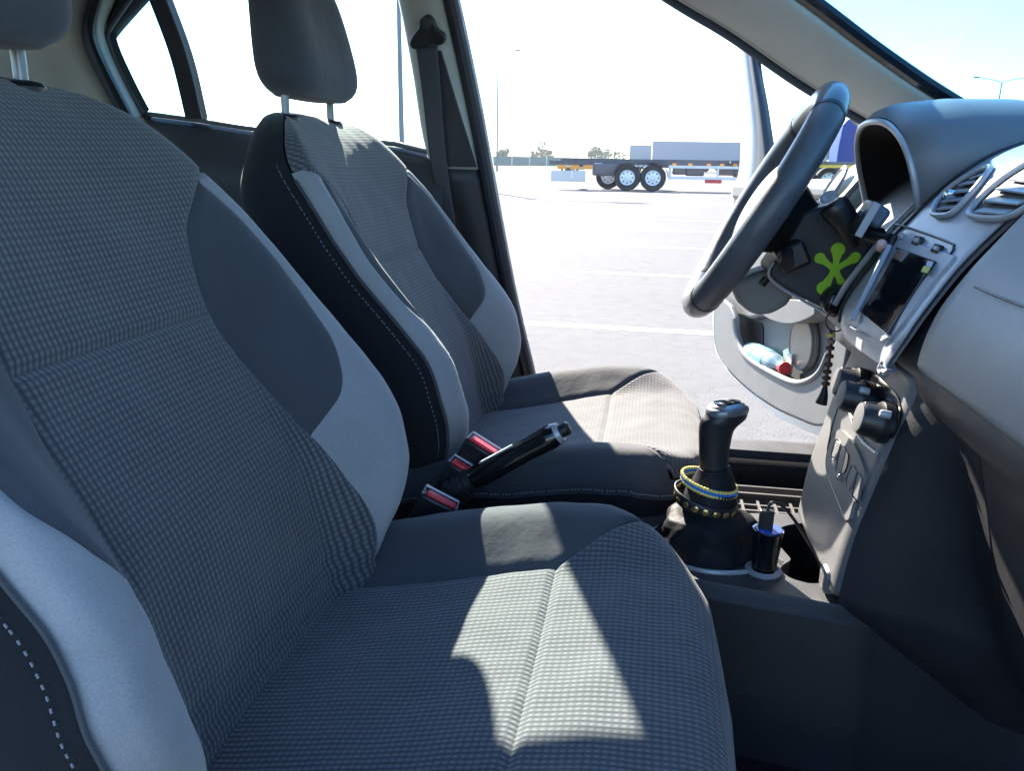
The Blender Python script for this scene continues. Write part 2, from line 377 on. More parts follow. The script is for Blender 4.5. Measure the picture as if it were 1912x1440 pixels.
# far trees
M_leaf = mat('far_foliage', (.16, .19, .14), .9, noise=.3, nscale=.8)
M_bark = mat('bark', (.10, .08, .06), .9, noise=.2, nscale=3)
def tree(x, y, h, wd, label):
    t = thing('tree', label, 'tree', (x, y, 0), 'trees beyond the fence')
    tube('trunk', [(x, y, 0), (x+.1, y, h*.3), (x-.1, y, h*.7)], [.25, .2, .08], M_bark, t, 6)
    V = []; F = []
    blobs = [(rng.uniform(-.5, .5)*wd*.7, rng.uniform(-.5, .5)*wd*.6, h*(.32+.5*rng.rand()), rng.uniform(.15, .3)*wd) for _ in range(10)]
    for bx_, by_, bz_, br in blobs:
        for _ in range(110):
            d = rng.normal(size=3); d /= np.linalg.norm(d); p = np.array([x+bx_, y+by_, bz_])+d*br*rng.uniform(.6, 1.05)
            s = rng.uniform(.15, .35); a = rng.normal(size=3)*s; b = rng.normal(size=3)*s; k = len(V)
            V += [p, p+a, p+a+b, p+b]; F.append((k, k+1, k+2, k+3))
    mesh('crown', V, F, M_leaf, t, smooth=False)
for px, d, h, wd, lb in ((1012, 250, 7.5, 8, 'round pale tree over the middle of the fence'), (1112, 280, 6.8, 5, 'left one of two small trees above the flatbed trailer'),
                         (1140, 290, 6.2, 9, 'broad low tree above the flatbed trailer, right of its neighbour'), (940, 240, 5.0, 4, 'smallest treetop above the left end of the fence'),
                         (1548, 150, 6.5, 7, 'bushy tree left of the blue lorry cab')):
    tree(gx(px, d), d, h, wd, lb)

# far covered trailers
M_tarp = mat('grey_tarpaulin', (.33, .34, .38), .7, noise=.04, nscale=.7)
M_tarp2 = mat('pale_tarpaulin', (.50, .52, .56), .7, noise=.04, nscale=.7)
M_frame = mat('lorry_frame', (.10, .10, .11), .7, noise=.2, nscale=2)
M_tyre = mat('tyre', (.030, .030, .033), .85, noise=.2, nscale=4)
M_rim = mat('white_wheel_rim', (.72, .73, .74), .4, .2)
def covered(label, x0, y0, ln, ang, h):
    t = thing('covered_trailer', label, 'trailer', (x0, y0, 0), 'parked covered trailers')
    Mz = rot('Z', ang); P = lambda a, b, c: np.array([x0, y0, 0])+Mz@np.array([a, b, c])
    box('cargo_cover', P(ln/2, 1.25, 1.5+(h-1.5)/2), (ln, 2.5, h-1.5), M_tarp, t, Mz, .05)
    box('rear_door', P(-.04, 1.25, 1.5+(h-1.5)/2), (.06, 2.4, h-1.6), M_tarp2, t, Mz)
    n = 5
    for i in range(n): box('side_guard', P(ln*(i+.5)/n, .02, 1.05), (ln/n-.15, .05, .75), M_tarp2, t, Mz)
    for i in range(n+1): box('guard_post', P(ln*i/n+(.06 if i == 0 else -.06 if i == n else 0), .05, 1.0), (.1, .12, .9), M_frame, t, Mz)
    for a in (ln*.62, ln*.72, ln*.82):
        for b in (.2, 2.3):
            lathe('wheel', [(.5, -.15), (.52, -.1), (.52, .1), (.5, .15)], P(a, b, .52), Mz@np.array([0, 1., 0]), M_tyre, t, 16)
covered('grey covered trailer standing behind the flatbed trailer', gx(1218, 112), 110, 22, 2.5, 3.95)
covered('second covered trailer peeking out behind the left end of the grey one', gx(1176, 128), 127, 14, 2.5, 3.8)

# near flatbed (container) trailer, y about 32 m
M_wg = mat('white_guard', (.66, .67, .69), .5, .1, noise=.05)
M_or = mat('orange_reflector', (.75, .30, .04), .4)
M_yl = mat('yellow_stripe', (.75, .48, .03), .5)
TY = 32.0
def tx(px, y=TY): return gx(px, y)
tr = thing('flatbed_trailer', 'long empty container trailer with white wheels parked across the lot', 'trailer', (tx(1170), TY, 0))
X0, X1 = tx(1045), tx(1640)
for yy in (TY+.5, TY+1.6): box('frame_beam', ((X0+X1)/2, yy, 1.08), (X1-X0, .14, .22), M_frame, tr)
for i in range(12): box('cross_beam', (X0+.3+(X1-X0-.6)*i/11, TY+1.05, 1.1), (.12, .94 if i not in (0, 11) else .94, .12), M_frame, tr)
for i in (0, 3, 6, 9, 11): box('outrigger', (X0+.3+(X1-X0-.6)*i/11+.2, TY+.19, 1.12), (.18, .46, .1), M_frame, tr)
box('rear_bumper', (X0+.5, TY+1.05, .58), (.08, 2.2, .34), M_wg, tr, rot('Z', 0), .01)
box('side_bumper_plate', (X0+.35, TY-.02, .52), (1.35, .05, .42), mat('dull_aluminium', (.45, .46, .48), .4, .6), tr, None, .01)
for k in range(3): box('tail_light', (X0+.1+.5*k, TY-.03, .86), (.36, .06, .16), M_or, tr)
box('rear_end_beam', (X0+.35, TY+.03, 1.02), (1.5, .06, .14), M_frame, tr)
for k in range(2): box('bumper_bracket', (X0+.1+.6*k, TY+.05, .8), (.08, .06, .4), M_frame, tr)
box('mudflap_box', (X0+2.0, TY+.35, .78), (1.45, .5, .45), mat('dark_box', (.13, .12, .13), .6, noise=.1), tr, None, .08)
def wheel(px, yy, nm='wheel'):
    x = tx(px) if px > 50 else px
    lathe(nm, [(.30, -.14), (.47, -.15), (.50, -.10), (.50, .10), (.47, .15), (.31, .14), (.30, .03)], (x, yy, .5), (0, -1, 0), M_tyre, tr, 28)
    r_ = lathe('wheel_rim', [(.30, .05), (.29, .13), (.24, .10), (.10, .12), (.06, .16), (.03, .16)], (x, yy, .5), (0, -1, 0), M_rim, tr, 24)
    for k in range(8):
        a = 2*math.pi*k/8; lathe('rim_hole', [(.03, 0), (.03, .012)], (x+.2*math.cos(a), yy-.108, .5+.2*math.sin(a)), (0, -1, 0), M_tyre, tr, 8)
for px in (1173, 1221):
    wheel(px, TY+.05); wheel(px, TY+1.9)
wheel(1132, TY+1.9)
def fender(px, yy):
    x = tx(px); V = []; F = []
    for k in range(13):
        a = math.pi*(k/12)*1.0
        for r_, yo in ((.57, -.17), (.57, .22), (.545, .22), (.545, -.17)): V.append((x+r_*math.cos(a), yy+yo, .55+r_*math.sin(a)))
    for k in range(12):
        for j in range(4): F.append((k*4+j, k*4+(j+1) % 4, k*4+4+(j+1) % 4, k*4+4+j))
    mesh('fender', V, F, M_frame, tr)
for px in (1173, 1221): fender(px, TY+.02)
for zz in (.92, .52): box('side_rail', ((tx(1250)+tx(1500))/2, TY-.02, zz), (tx(1500)-tx(1250), .05, .10), M_wg, tr, None, .01)
for px in (1252, 1342, 1440, 1500): box('rail_post', (tx(px), TY+.03, .72), (.09, .05, .52), M_wg, tr)
for px, wd, hh, cc in ((1270, .5, .3, M_frame), (1300, .7, .38, M_frame), (1360, .6, .3, M_frame), (1395, .8, .42, M_frame), (1470, .9, .5, M_frame)):
    box('underbody_tank', (tx(px), TY+.7, .78), (wd, .7, hh), cc, tr, None, .06)
for k in range(34):
    px_ = 1060+rng.rand()*440
    box('chassis_fitting', (tx(px_), TY+.12+.9*rng.rand(), .78+.22*rng.rand()), (.10+.3*rng.rand(), .10, .06+.16*rng.rand()), (M_frame, M_frame, M_post, M_rub)[k % 4], tr)
box('red_toolbox', (tx(1335), TY+.10, .42), (.62, .2, .16), M_red, tr, None, .02)
for px in (1260, 1290, 1325, 1350, 1375): box('marker_light', (tx(px), TY+.28, 1.02), (.16, .05, .08), M_or, tr)
box('yellow_stripe', (tx(1570), TY+.20, 1.02), (2.4, .05, .10), M_yl, tr)
for px in (1520, 1570): wheel(px, TY+1.9)
# blue lorry cab beyond
cb = thing('lorry_cab', 'blue lorry cab parked beyond the flatbed trailer, seen past the steering wheel', 'lorry', (tx(1590, 50), 50, 0))
M_bluep = mat('blue_cab_paint', (.010, .035, .24), .6, spec=.2, noise=.06, nscale=2, coat=0)
cx0, cx1 = tx(1562, 50), tx(1655, 50)
pr = [(cx0, .95), (cx0+.02, 2.2), (cx0+.12, 3.3), (cx0+.35, 3.62), (cx1-.4, 3.62), (cx1, 2.6), (cx1+.05, .95)]
slab('cab_shell', [(a, 50, b) for a, b in pr], (0, -1, 0), 2.4, M_bluep, cb, .06)
slab('side_window', [(cx1-1.5, 49.98, 2.0), (cx1-1.5, 49.98, 2.75), (cx1-.5, 49.98, 2.75), (cx1-.2, 49.98, 2.0)], (0, -1, 0), .03, M_piano, cb)
for zz in (1.55, 2.15): box('body_crease', ((cx0+cx1)/2-.3, 49.985, zz), (cx1-cx0-1.0, .04, .05), M_bluep, cb)
box('door_line', (cx0+1.15, 49.985, 1.9), (.04, .04, 1.7), M_frame, cb)
box('rear_mirror', (cx0+1.45, 49.85, 2.1), (.35, .2, .22), M_frame, cb, None, .04)
box('chassis', (cx0-1.2, 51.2, .85), (6.5, 1.0, .3), M_frame, cb)
for q in (cx0-2.5, cx0-1.1, cx1-.8):
    lathe('wheel', [(.3, -.15), (.5, -.14), (.5, .14), (.3, .15)], (q, 50.2, .5), (0, -1, 0), M_tyre, cb, 20)

# ------------------------------------------------------------------ car body (x forward, y to the driver's side)
Y0 = 1.66
def S(px, py, dy=0.0):          # a point on the leaning side wall of the car
    return onplane(px, py, [0, Y0+dy, .95], [0, 1, .3])
def wy(z, dy=0.0): return Y0+dy-.3*(z-.95)
car = thing('car', 'car interior shell with cream pillars, roof, rear door and sill around the two seats', 'car body', (0, .93, 0))
# roof (headliner inside, white skin outside)
def roof(off):
    def f(u, v):
        x = -1.75+v*(1.75+.02+.10*math.sin(math.pi*u)); y = .34+u*1.17
        z = 1.335+.075*math.sin(math.pi*u)**.7-.05*sm((-x-1.0)/.75)
        return (x, y, z+off)
    return f
gridmesh('headliner', roof(0), 20, 24, M_head_l, car, flip=True)
gridmesh('roof_skin', roof(.035), 20, 24, M_white, car, thick=.01)
# roof side rails
for s, nm in ((1, 'roof_rail'), (-1, 'roof_rail')):
    yy = 1.515 if s > 0 else .335
    tube(nm, [(-1.75, yy-.10*s, 1.27), (-1.3, yy-.02*s, 1.325), (-.9, yy, 1.345), (-.3, yy, 1.35), (.0, yy, 1.325)], .035, M_white, car, 12)
tube('windscreen_header', [(.02, .36, 1.32), (.10, .7, 1.36), (.12, .93, 1.365), (.10, 1.2, 1.36), (.02, 1.5, 1.32)], .035, M_cream, car, 10)
# A pillar (driver side)
Lw = [S(*q) for q in ((1140, -85), (1270, 0), (1370, 60), (1500, 150), (1620, 220), (1690, 262))]
Up = [S(a, b, -.10) for a, b in ((1350, -85), (1480, 0), (1600, 90), (1700, 160), (1790, 217), (1850, 262))]
Lw = curve(Lw, 30); Up = curve(Up, 30)
def pill(u, v):
    k = v*(len(Lw)-1); i = min(int(k), len(Lw)-2); f = k-i
    a = Lw[i]*(1-f)+Lw[i+1]*f; b = Up[i]*(1-f)+Up[i+1]*f
    n = np.array([-.35, -.75, -.5]); n /= np.linalg.norm(n)
    return a*(1-u)+b*u+n*(.007*math.sin(math.pi*u)**.6)
gridmesh('a_pillar_trim', pill, 12, 30, M_cream, car, thick=.035)
tube('a_pillar_seal', [p+np.array([-.004, .012, -.006]) for p in Lw], .0075, M_seal, car, 8)
tube('windscreen_edge', [p+np.array([.02, .0, .006]) for p in Up], .012, M_piano, car, 8)
loft('a_pillar_skin', [[Lw[i]+[0, .03, -.006], Lw[i]+[.0, .055, .012], Up[i]+[.03, .06, .02], Up[i]+[.03, .01, .01]] for i in range(len(Lw))], M_white, car)
# passenger side A pillar
mr = lambda p: np.array([p[0], 1.86-p[1], p[2]])
loft('a_pillar_trim', [[mr(Lw[i]), mr(Lw[i]+[0, .05, .0]), mr(Up[i]+[.03, .06, .02]), mr(Up[i])] for i in range(len(Lw))], M_cream, car)
# windscreen
def wsc(u, v):
    k = v*(len(Up)-1); i = min(int(k), len(Up)-2); f = k-i
    b = Up[i]*(1-f)+Up[i+1]*f+np.array([.022, .012, .006]); a = mr(b); p = a*(1-u)+b*u
    return p+np.array([.16, 0, .035*(1-v)])*(math.sin(math.pi*u)**.8)
gridmesh('windscreen', wsc, 20, 24, M_wind, car)
# B pillar
fr = curve([S(*q) for q in ((842, -60), (858, 0), (900, 200), (936, 400), (967, 560), (1000, 700), (1012, 760))], 40)   # front edge
def tof(z, cv):
    for i in range(len(cv)-1):
        a, b = cv[i], cv[i+1]
        if (a[2]-z)*(b[2]-z) <= 0 and abs(a[2]-b[2]) > 1e-9:
            f = (z-a[2])/(b[2]-a[2]); return a*(1-f)+b*f
    return cv[0] if z > cv[0][2] else cv[-1]
rr_ = curve([S(*q) for q in ((728, -60), (745, 0), (770, 130), (797, 285), (850, 400))], 30)
def rearx(z):
    if z > rr_[-1][2]: return tof(z, rr_)[0]
    return rr_[-1][0]-.0*(rr_[-1][2]-z)
def bp_(z0, z1, dyf=0.0, trimf=.025, bulge=.03):
    def f(u, v):
        z = z1+(z0-z1)*v; xf = tof(z, fr)[0]-trimf; xr = rearx(z)
        x = xr+(xf-xr)*u
        return (x, wy(z, -.005)-bulge*math.sin(math.pi*min(1, max(0, u)))**.5+dyf, z)
    return f
gridmesh('b_pillar_upper_trim', bp_(.985, 1.335), 14, 24, M_cream, car, thick=.03, flip=True)
gridmesh('b_pillar_lower_trim', bp_(.42, .984, -.006), 14, 24, M_greyd, car, thick=.03, flip=True)
zz_ = np.linspace(1.33, .44, 40)
tube('b_pillar_seal', [tof(z, fr)+np.array([-.014, -.008, 0]) for z in zz_], .014, M_seal, car, 10)
loft('b_pillar_edge', [[tof(z, fr)+np.array(q) for q in ((-.012, .004, 0), (.0, .008, 0), (-.002, .022, 0), (-.115, .035, 0), (-.115, .012, 0))] for z in zz_], M_white, car)
loft('pillar_dark_panel', [[np.array([x0_, wy(z, -.040), z]), np.array([x1_, wy(z, -.040), z]), np.array([x1_, wy(z, -.02), z]), np.array([x0_, wy(z, -.02), z])]
     for z, x0_, x1_ in [(z, S(826, 95+ (1.2-z)*0)[0]-.01-(1.2-z)*.0, S(832, 95)[0]+(1.2-z)*.245) for z in np.linspace(1.2, .99, 8)]], M_greyd, car)  # dark wedge-shaped panel between belt and cream trim
# rear door below the glass, inner card
belt = [S(*q) for q in ((228, 207), (265, 212), (375, 226), (460, 240), (740, 270), (800, 285), (860, 295))]
zb = lambda x: float(np.interp(x, [p[0] for p in belt], [p[2] for p in belt]))
rd0, rd1 = belt[0][0]-.03, -.42
def rdoor(u, v):
    x = rd0+(rd1-rd0)*u; z1 = zb(x); z = z1-(z1-.42)*v
    b = .012+.035*sm(v*6)-.02*sm((v-.35)*6)+.05*sm((v-.55)*5)
    if v == 0: b = -.02
    return (x, wy(z1)-b-.0*(z1-z), z)
gridmesh('rear_door_card', rdoor, 16, 40, M_greyd, car, sharp=60)
tube('belt_strip', [p+np.array([0, -.006, .002]) for p in belt[1:]], .0055, M_grey, car, 8)
slab('rear_door_skin', [(rd0, Y0+.05, 1.0), (rd1+.05, Y0+.05, .98), (rd1+.05, Y0+.05, .38), (rd0, Y0+.05, .38)], (0, 1, 0), .03, M_white, car)
# rear window frame + glass
gl = [S(*q) for q in ((330, -60), (295, 0), (240, 50), (217, 72), (232, 120), (275, 197), (355, 218), (375, 222))]
fo = curve([S(*q, -.02) for q in ((250, -70), (222, -10), (198, 50), (205, 90), (232, 150), (262, 208), (266, 214))], 30)
fi = curve([S(*q, -.0) for q in ((330, -70), (288, -10), (225, 62), (218, 84), (240, 140), (272, 198), (285, 208))], 30)
def band(a, b, nrm, bul):
    n = np.array(nrm, float); n /= np.linalg.norm(n)
    def f(u, v):
        k = v*(len(a)-1); i = min(int(k), len(a)-2); q = k-i; m = min(len(b)-2, i)
        A = a[i]*(1-q)+a[i+1]*q; B = b[m]*(1-q)+b[m+1]*q
        return A*(1-u)+B*u+n*bul*math.sin(math.pi*u)**.6
    return f
gridmesh('rear_window_frame', band(fo, fi, (0, -1, -.2), .010), 8, 40, M_seal, car, thick=.02)
tube('rear_window_bead', [a*.45+b*.55+np.array([0, -.012, 0]) for a, b in zip(fo, fi)], .004, M_grey, car, 6)
so_ = curve([S(*q, -.09) for q in ((180, -70), (163, 0), (154, 45), (158, 80), (180, 130), (212, 190), (232, 228))], 30)
si_ = curve([S(*q, -.07) for q in ((212, -70), (190, 0), (180, 45), (184, 80), (205, 130), (232, 185), (250, 222))], 30)
gridmesh('rear_door_seal', band(so_, si_, (0, -1, -.2), .018), 8, 40, M_seal, car, thick=.02)
gridmesh('rear_door_jamb', band(si_, fo, (0, -1, -.2), .0), 4, 40, M_cream, car, thick=.01)
div = curve([S(*q) for q in ((262, -90), (300, 0), (340, 110), (367, 222))], 20)
loft('window_divider', [[p+np.array([-.018, -.012, 0]), p+np.array([.016, -.014, 0]), p+np.array([.020, .012, 0]), p+np.array([-.018, .012, 0])] for p in div], M_greyd, car)
tube('divider_bead', [p+np.array([.019, -.014, 0]) for p in div], .003, M_seal, car, 6)
slab('rear_window_glass', [S(*q, .012) for q in ((292, -120), (340, 95), (368, 224), (460, 242), (740, 274), (800, 290), (770, 100), (735, -120))], (0, -1, -.3), .004, M_glass, car)
slab('quarter_glass', [S(*q, .012) for q in ((270, -120), (260, 0), (205, 75), (268, 212), (366, 226), (340, 100), (290, -120))], (0, -1, -.3), .004, M_qglass, car)
tube('rear_door_top_rail', [S(*q) for q in ((250, -80), (420, -82), (600, -80), (745, -75))], .022, M_seal, car, 8)
# C pillar trim, parcel side and rear enclosure
cp = [so_[i] for i in range(0, len(so_), 3)]
def cpil(u, v):
    k = v*(len(so_)-1); i = min(int(k), len(so_)-2); q = k-i; A = so_[i]*(1-q)+so_[i+1]*q
    z = A[2]; e = np.array([-1.75, 1.30-.1*sm(u), z+.01])
    P = A*(1-u)+e*u; P[1] = A[1]-.015*math.sin(math.pi*min(1, u*6))-.17*u+.10*sm(u*2)*u
    P[1] -= .02*sm((1.215-z+.03*u)*60)*sm(u*8)
    return P
gridmesh('c_pillar_trim', cpil, 24, 60, M_cream, car, thick=.02)
slab('rear_side_panel', [(-1.78, 1.30, 1.0), (-1.0, 1.5, 1.0), (-1.0, 1.5, .4), (-1.78, 1.30, .4)], (0, -1, 0), .03, M_greyd, car)
slab('parcel_shelf', [(-1.78, .4, 1.0), (-1.32, .4, 1.0), (-1.32, 1.45, 1.0), (-1.78, 1.45, 1.0)], (0, 0, 1), .03, M_greyd, car)
slab('rear_window', [(-1.78, .5, 1.0), (-1.70, .5, 1.30), (-1.70, 1.33, 1.30), (-1.78, 1.33, 1.0)], (1, 0, 0), .005, M_glass, car)
slab('rear_bulkhead', [(-1.8, .2, .3), (-1.8, .2, 1.0), (-1.8, 1.6, 1.0), (-1.8, 1.6, .3)], (1, 0, 0), .03, M_greyd, car)
# passenger side B pillar (behind the camera's left shoulder)
loft('b_pillar_trim', [[(-.62, .26, z), (-.50, .26, z), (-.50, .20+.0*z, z), (-.62, .20, z)] for z in (.42, .95, 1.34)], M_cream, car)
slab('rear_passenger_door', [(-.62, .19, 1.0), (-1.5, .19, 1.02), (-1.5, .19, .38), (-.62, .19, .38)], (0, 1, 0), .06, M_greyd, car)
# floor, sills, firewall
slab('floor_carpet', [(-1.8, .22, .34), (.75, .22, .34), (.75, 1.62, .34), (-1.8, 1.62, .34)], (0, 0, 1), .04, M_carpet, car)
slab('firewall', [(.72, .2, .26), (.95, .2, 1.0), (.95, 1.66, 1.0), (.72, 1.66, .26)], (-1, 0, 0), .03, M_carpet, car)
for s in (1, -1):
    fy = (lambda y: y) if s > 0 else (lambda y: 1.86-y)
    rings = []
    for x in np.linspace(-1.2, .75, 30):
        rings.append([(x, fy(a), b) for a, b in ((1.50, .30), (1.535, .34), (1.545, .405), (1.565, .425), (1.60, .428), (1.60, .30))])
    loft('sill_carpet', rings, M_carpet, car)
    rings = []
    for x in np.linspace(-1.2, .75, 30):
        rings.append([(x, fy(a), b) for a, b in ((1.580, .424), (1.590, .438), (1.64, .440), (1.70, .425), (1.74, .38), (1.74, .24), (1.605, .24), (1.605, .42))])
    loft('sill_trim', rings, M_greyd if s > 0 else M_greyd, car)
slab('front_wing', [(.46, 1.74, .95), (1.5, 1.70, .88), (1.6, 1.70, .35), (.46, 1.76, .30)], (0, 1, 0), .03, M_white, car)
gridmesh('bonnet', lambda u, v: (.98+.75*v, .22+1.42*u, .985+.02*math.sin(math.pi*u)-.12*v*v), 10, 8, M_white, car, thick=.01)
# kick panel between hinge post and dash
slab('hinge_post_trim', [(.42, 1.58, 1.0), (.72, 1.58, 1.0), (.72, 1.58, .42), (.42, 1.58, .42)], (0, -1, 0), .06, M_greyd, car, .01)
slab('hinge_post_skin', [(.405, 1.70, 1.05), (.44, 1.585, 1.05), (.44, 1.585, .44), (.405, 1.70, .44)], (-1, 0, 0), .03, M_white, car, .006)

# rear bench: only its backrest and the headrest behind the front seat can be seen
rb = thing('rear_seat', 'dark rear bench with a low headrest behind the passenger seat', 'seat', (-1.2, .93, .3))
gridmesh('rear_backrest', lambda u, v: (-1.36+.1*math.sin(math.pi*v)-.14*v, .3+1.15*u, .52+.50*v), 12, 12, M_dark, rb, thick=.08, flip=True)
gridmesh('rear_cushion', lambda u, v: (-1.36+.5*v, .3+1.15*u, .55+.03*math.sin(math.pi*v)), 12, 8, M_dark, rb, thick=.12)
def headrest_rings(cx_, cy_, z0, z1, hw, dp, lean=.0, fw=.5, n=36, m=16):
    rings = []
    for i in range(m+1):
        v = i/m; e = math.sin(math.acos(max(-1, min(1, abs(2*v-1)**3.2*1.0)))) if 0 < v < 1 else .05
        e = (1-abs(2*v-1)**4.5)**.45 if 0 < v < 1 else .15
        z = z0+(z1-z0)*v; r = []
        for k in range(n):
            a = 2*math.pi*k/n; c, s_ = math.cos(a), math.sin(a)
            X = math.copysign(abs(c)**.75, c); Yv = math.copysign(abs(s_)**.62, s_)
            d = dp*(1.0 if c < 0 else 1.0)
            r.append((cx_+d*X*(.35+.65*e)-lean*(v-.2)+.010*(c > 0)*math.cos(math.pi*(Yv))*0, cy_+hw*Yv*(.45+.55*e)*(1-.10*v), z))
        rings.append(r)
    return rings
loft('headrest', headrest_rings(-1.22, 1.26, 1.05, 1.20, .12, .05, .03), M_head, rb)

# ------------------------------------------------------------------ front seats (built once in seat coordinates, copied)
A20 = R(20)
def BK(y, t, off): return np.array([-.326-math.sin(A20)*t+math.cos(A20)*off, y, 1-.434+math.cos(A20)*t+math.sin(A20)*off])
wo = spl([-.06, 0, .04, .08, .15, .23, .32, .39, .455, .49, .515, .538, .551, .558], [.160, .193, .226, .251, .273, .279, .268, .251, .228, .205, .178, .136, .090, .03])
wi = spl([-.06, .03, .10, .20, .30, .38, .425, .452], [.178, .176, .168, .148, .130, .145, .185, .226])
wd = spl([.148, .158, .175, .20, .24, .30, .36, .41, .438], [.160, .176, .200, .218, .234, .238, .230, .214, .200])
cr_ = spl([-.06, 0, .04, .08, .15, .23, .32, .39, .455, .56], [.020, .044, .070, .081, .078, .061, .040, .023, .008, .0])
base = spl([-.06, 0, .08, .13, .2, .30, .40, .45, .5, .53, .56], [.0, .005, .016, .020, .012, .0, -.004, -.009, -.022, -.038, -.064])
from mathutils import noise as mnoise
def wrk(a, b, s_=1.0):
    return .0016*s_*mnoise.noise(Vector((a*11+3, b*9, 1.7)))+.0009*s_*mnoise.noise(Vector((a*30+b*14, b*26-a*10, 4.1)))
wadj = spl([-.02, .05, .10, .14, .18, .23, .30, .40], [.012, .020, .010, -.008, -.018, -.024, -.014, 0])
def wos(t, sg): return wo(t)+(wadj(t) if sg < 0 else 0)
def front(y, t):
    W_ = wos(t, y); a = abs(y); i = .125; u = min(1, max(0, (a-i)/max(.02, W_-i)))
    h = sm(u/.80)*cr_(t)
    e = max(0, (u-.83)/.17); h -= .022*(1-math.sqrt(max(0, 1-e*e)))*(1 if t < .45 else sm((.56-t)/.1))
    g = 0
    if a < wi(min(t, .452)) or t > .45:
        g = -.0055*math.exp(-((t-.305+.02*(a/.15)**2*0)/.0045)**2)
    b_ = base(t)-.006*math.cos(min(1, a/.14)*math.pi/2)
    return b_+h+g+wrk(y, t)+ (.0012*math.sin(t*260+y*9)*sm((.06-t)/.05) if a < .17 else 0)
def panel(name, tl, yl, yr, m, parent, nt=60, ny=16, sgn=1, puff=.0015, edge=.0045, dense=True):
    """cloth panel of the backrest between two side curves, dipping into the seams"""
    def f(u, v):
        t = tl[0]+(tl[1]-tl[0])*v; a, b = yl(t), yr(t); y = a+(b-a)*u
        dist = min(u, 1-u)*abs(b-a); dip = edge*math.exp(-(dist/.0045)**2)
        return BK(sgn*y, t, front(sgn*y, t)-dip+puff)
    def uvf(u, v):
        t = tl[0]+(tl[1]-tl[0])*v; a, b = yl(t), yr(t); return (a+(b-a)*u, t)
    return gridmesh(name, f, ny, nt, m, parent, uvf, flip=(sgn > 0), sharp=70)
CO = spl([0, .12, .165, .205, .23, .252, .265], [.088, .083, .070, .050, .032, .006, -.025])   # front outline of the cushion x(y)
cb_ = spl([-.36, -.30, -.20, -.07, 0, .04, .07, .09], [-.468, -.456, -.436, -.407, -.398, -.398, -.402, -.406])
cush_out = [(CO(abs(y)), y) for y in np.linspace(-.2645, .2645, 71)]
RISE = spl([-.36, -.25, -.18, -.1, -.03, .03, .09], [.036, .041, .042, .037, .028, .014, .003])
OUTL = np.array([(-.36, -.258), (-.2, -.264)]+[tuple(p) for p in cush_out]+[(-.2, .264), (-.36, .258)])
def segdist(p):
    a = OUTL[:-1]; b = OUTL[1:]; d = b-a; t = np.clip(((p-a)*d).sum(1)/(d*d).sum(1), 0, 1); q = a+d*t[:, None]
    return math.sqrt(((q-p)**2).sum(1).min())
def cz(x, y):
    a = abs(y); z = cb_(x)+RISE(x)*sm((a-.135)/.09)-.006*math.cos(min(1, a/.15)*math.pi/2)*sm((x+.36)/.3)
    d = segdist(np.array([x, y])); r = .030
    if d < r: z -= r-math.sqrt(max(0, r*r-(r-d)**2))
    return 1+z+wrk(x+5, y, 1.3)
xs_ = lambda y: -.078 if abs(y) < .15 else (-.078+(abs(y)-.15)/.086*.098 if abs(y) < .2356 else CO(abs(y)))
def ypanel(name, m, parent, ylo, yhi, x0f, x1f, ny, nx, uvs=1):
    def f(u, v):
        y = ylo+(yhi-ylo)*u; x0, x1 = x0f(y), x1f(y); x = x0+(x1-x0)*v
        dx = min(v, 1-v)*abs(x1-x0); dd = []
        if x0f is xs_ or True: dd.append(v*abs(x1-x0)) if x0 > -.3 else None
        if x1f is xs_: dd.append((1-v)*abs(x1-x0))
        if ylo > -.24 and abs(ylo) < .2: dd.append(u*abs(yhi-ylo))
        if yhi < .24 and abs(yhi) < .2: dd.append((1-u)*abs(yhi-ylo))
        dist = min(dd) if dd else 1
        return (x, y, cz(x, y)-.0045*math.exp(-(dist/.0045)**2))
    def uvf(u, v):
        y = ylo+(yhi-ylo)*u; x0, x1 = x0f(y), x1f(y); return (y, x0+(x1-x0)*v)
    return gridmesh(name, f, ny, nx, m, parent, uvf, sharp=70)
def stitches(name, pts, parent, step=.0044, ln=.0028, r=.0005):
    P = [np.array(p, float) for p in pts]; D = []; acc = 0
    for i in range(len(P)-1):
        a, b = P[i], P[i+1]; L_ = np.linalg.norm(b-a)
        if L_ < 1e-9: continue
        d = (b-a)/L_; s = acc
        while s+ln < L_:
            q = a+d*s; M_ = axes(d); D.append(boxdata(q+d*ln/2, (r*2, r*2, ln), M_)); s += step
        acc = max(0, s-L_)
    o = multi(name, D, M_stitch, parent); return o
def wn(t): return wi(t)-.022*sm((.27-t)/.15)   # the inner edge on the door side sits a little further in
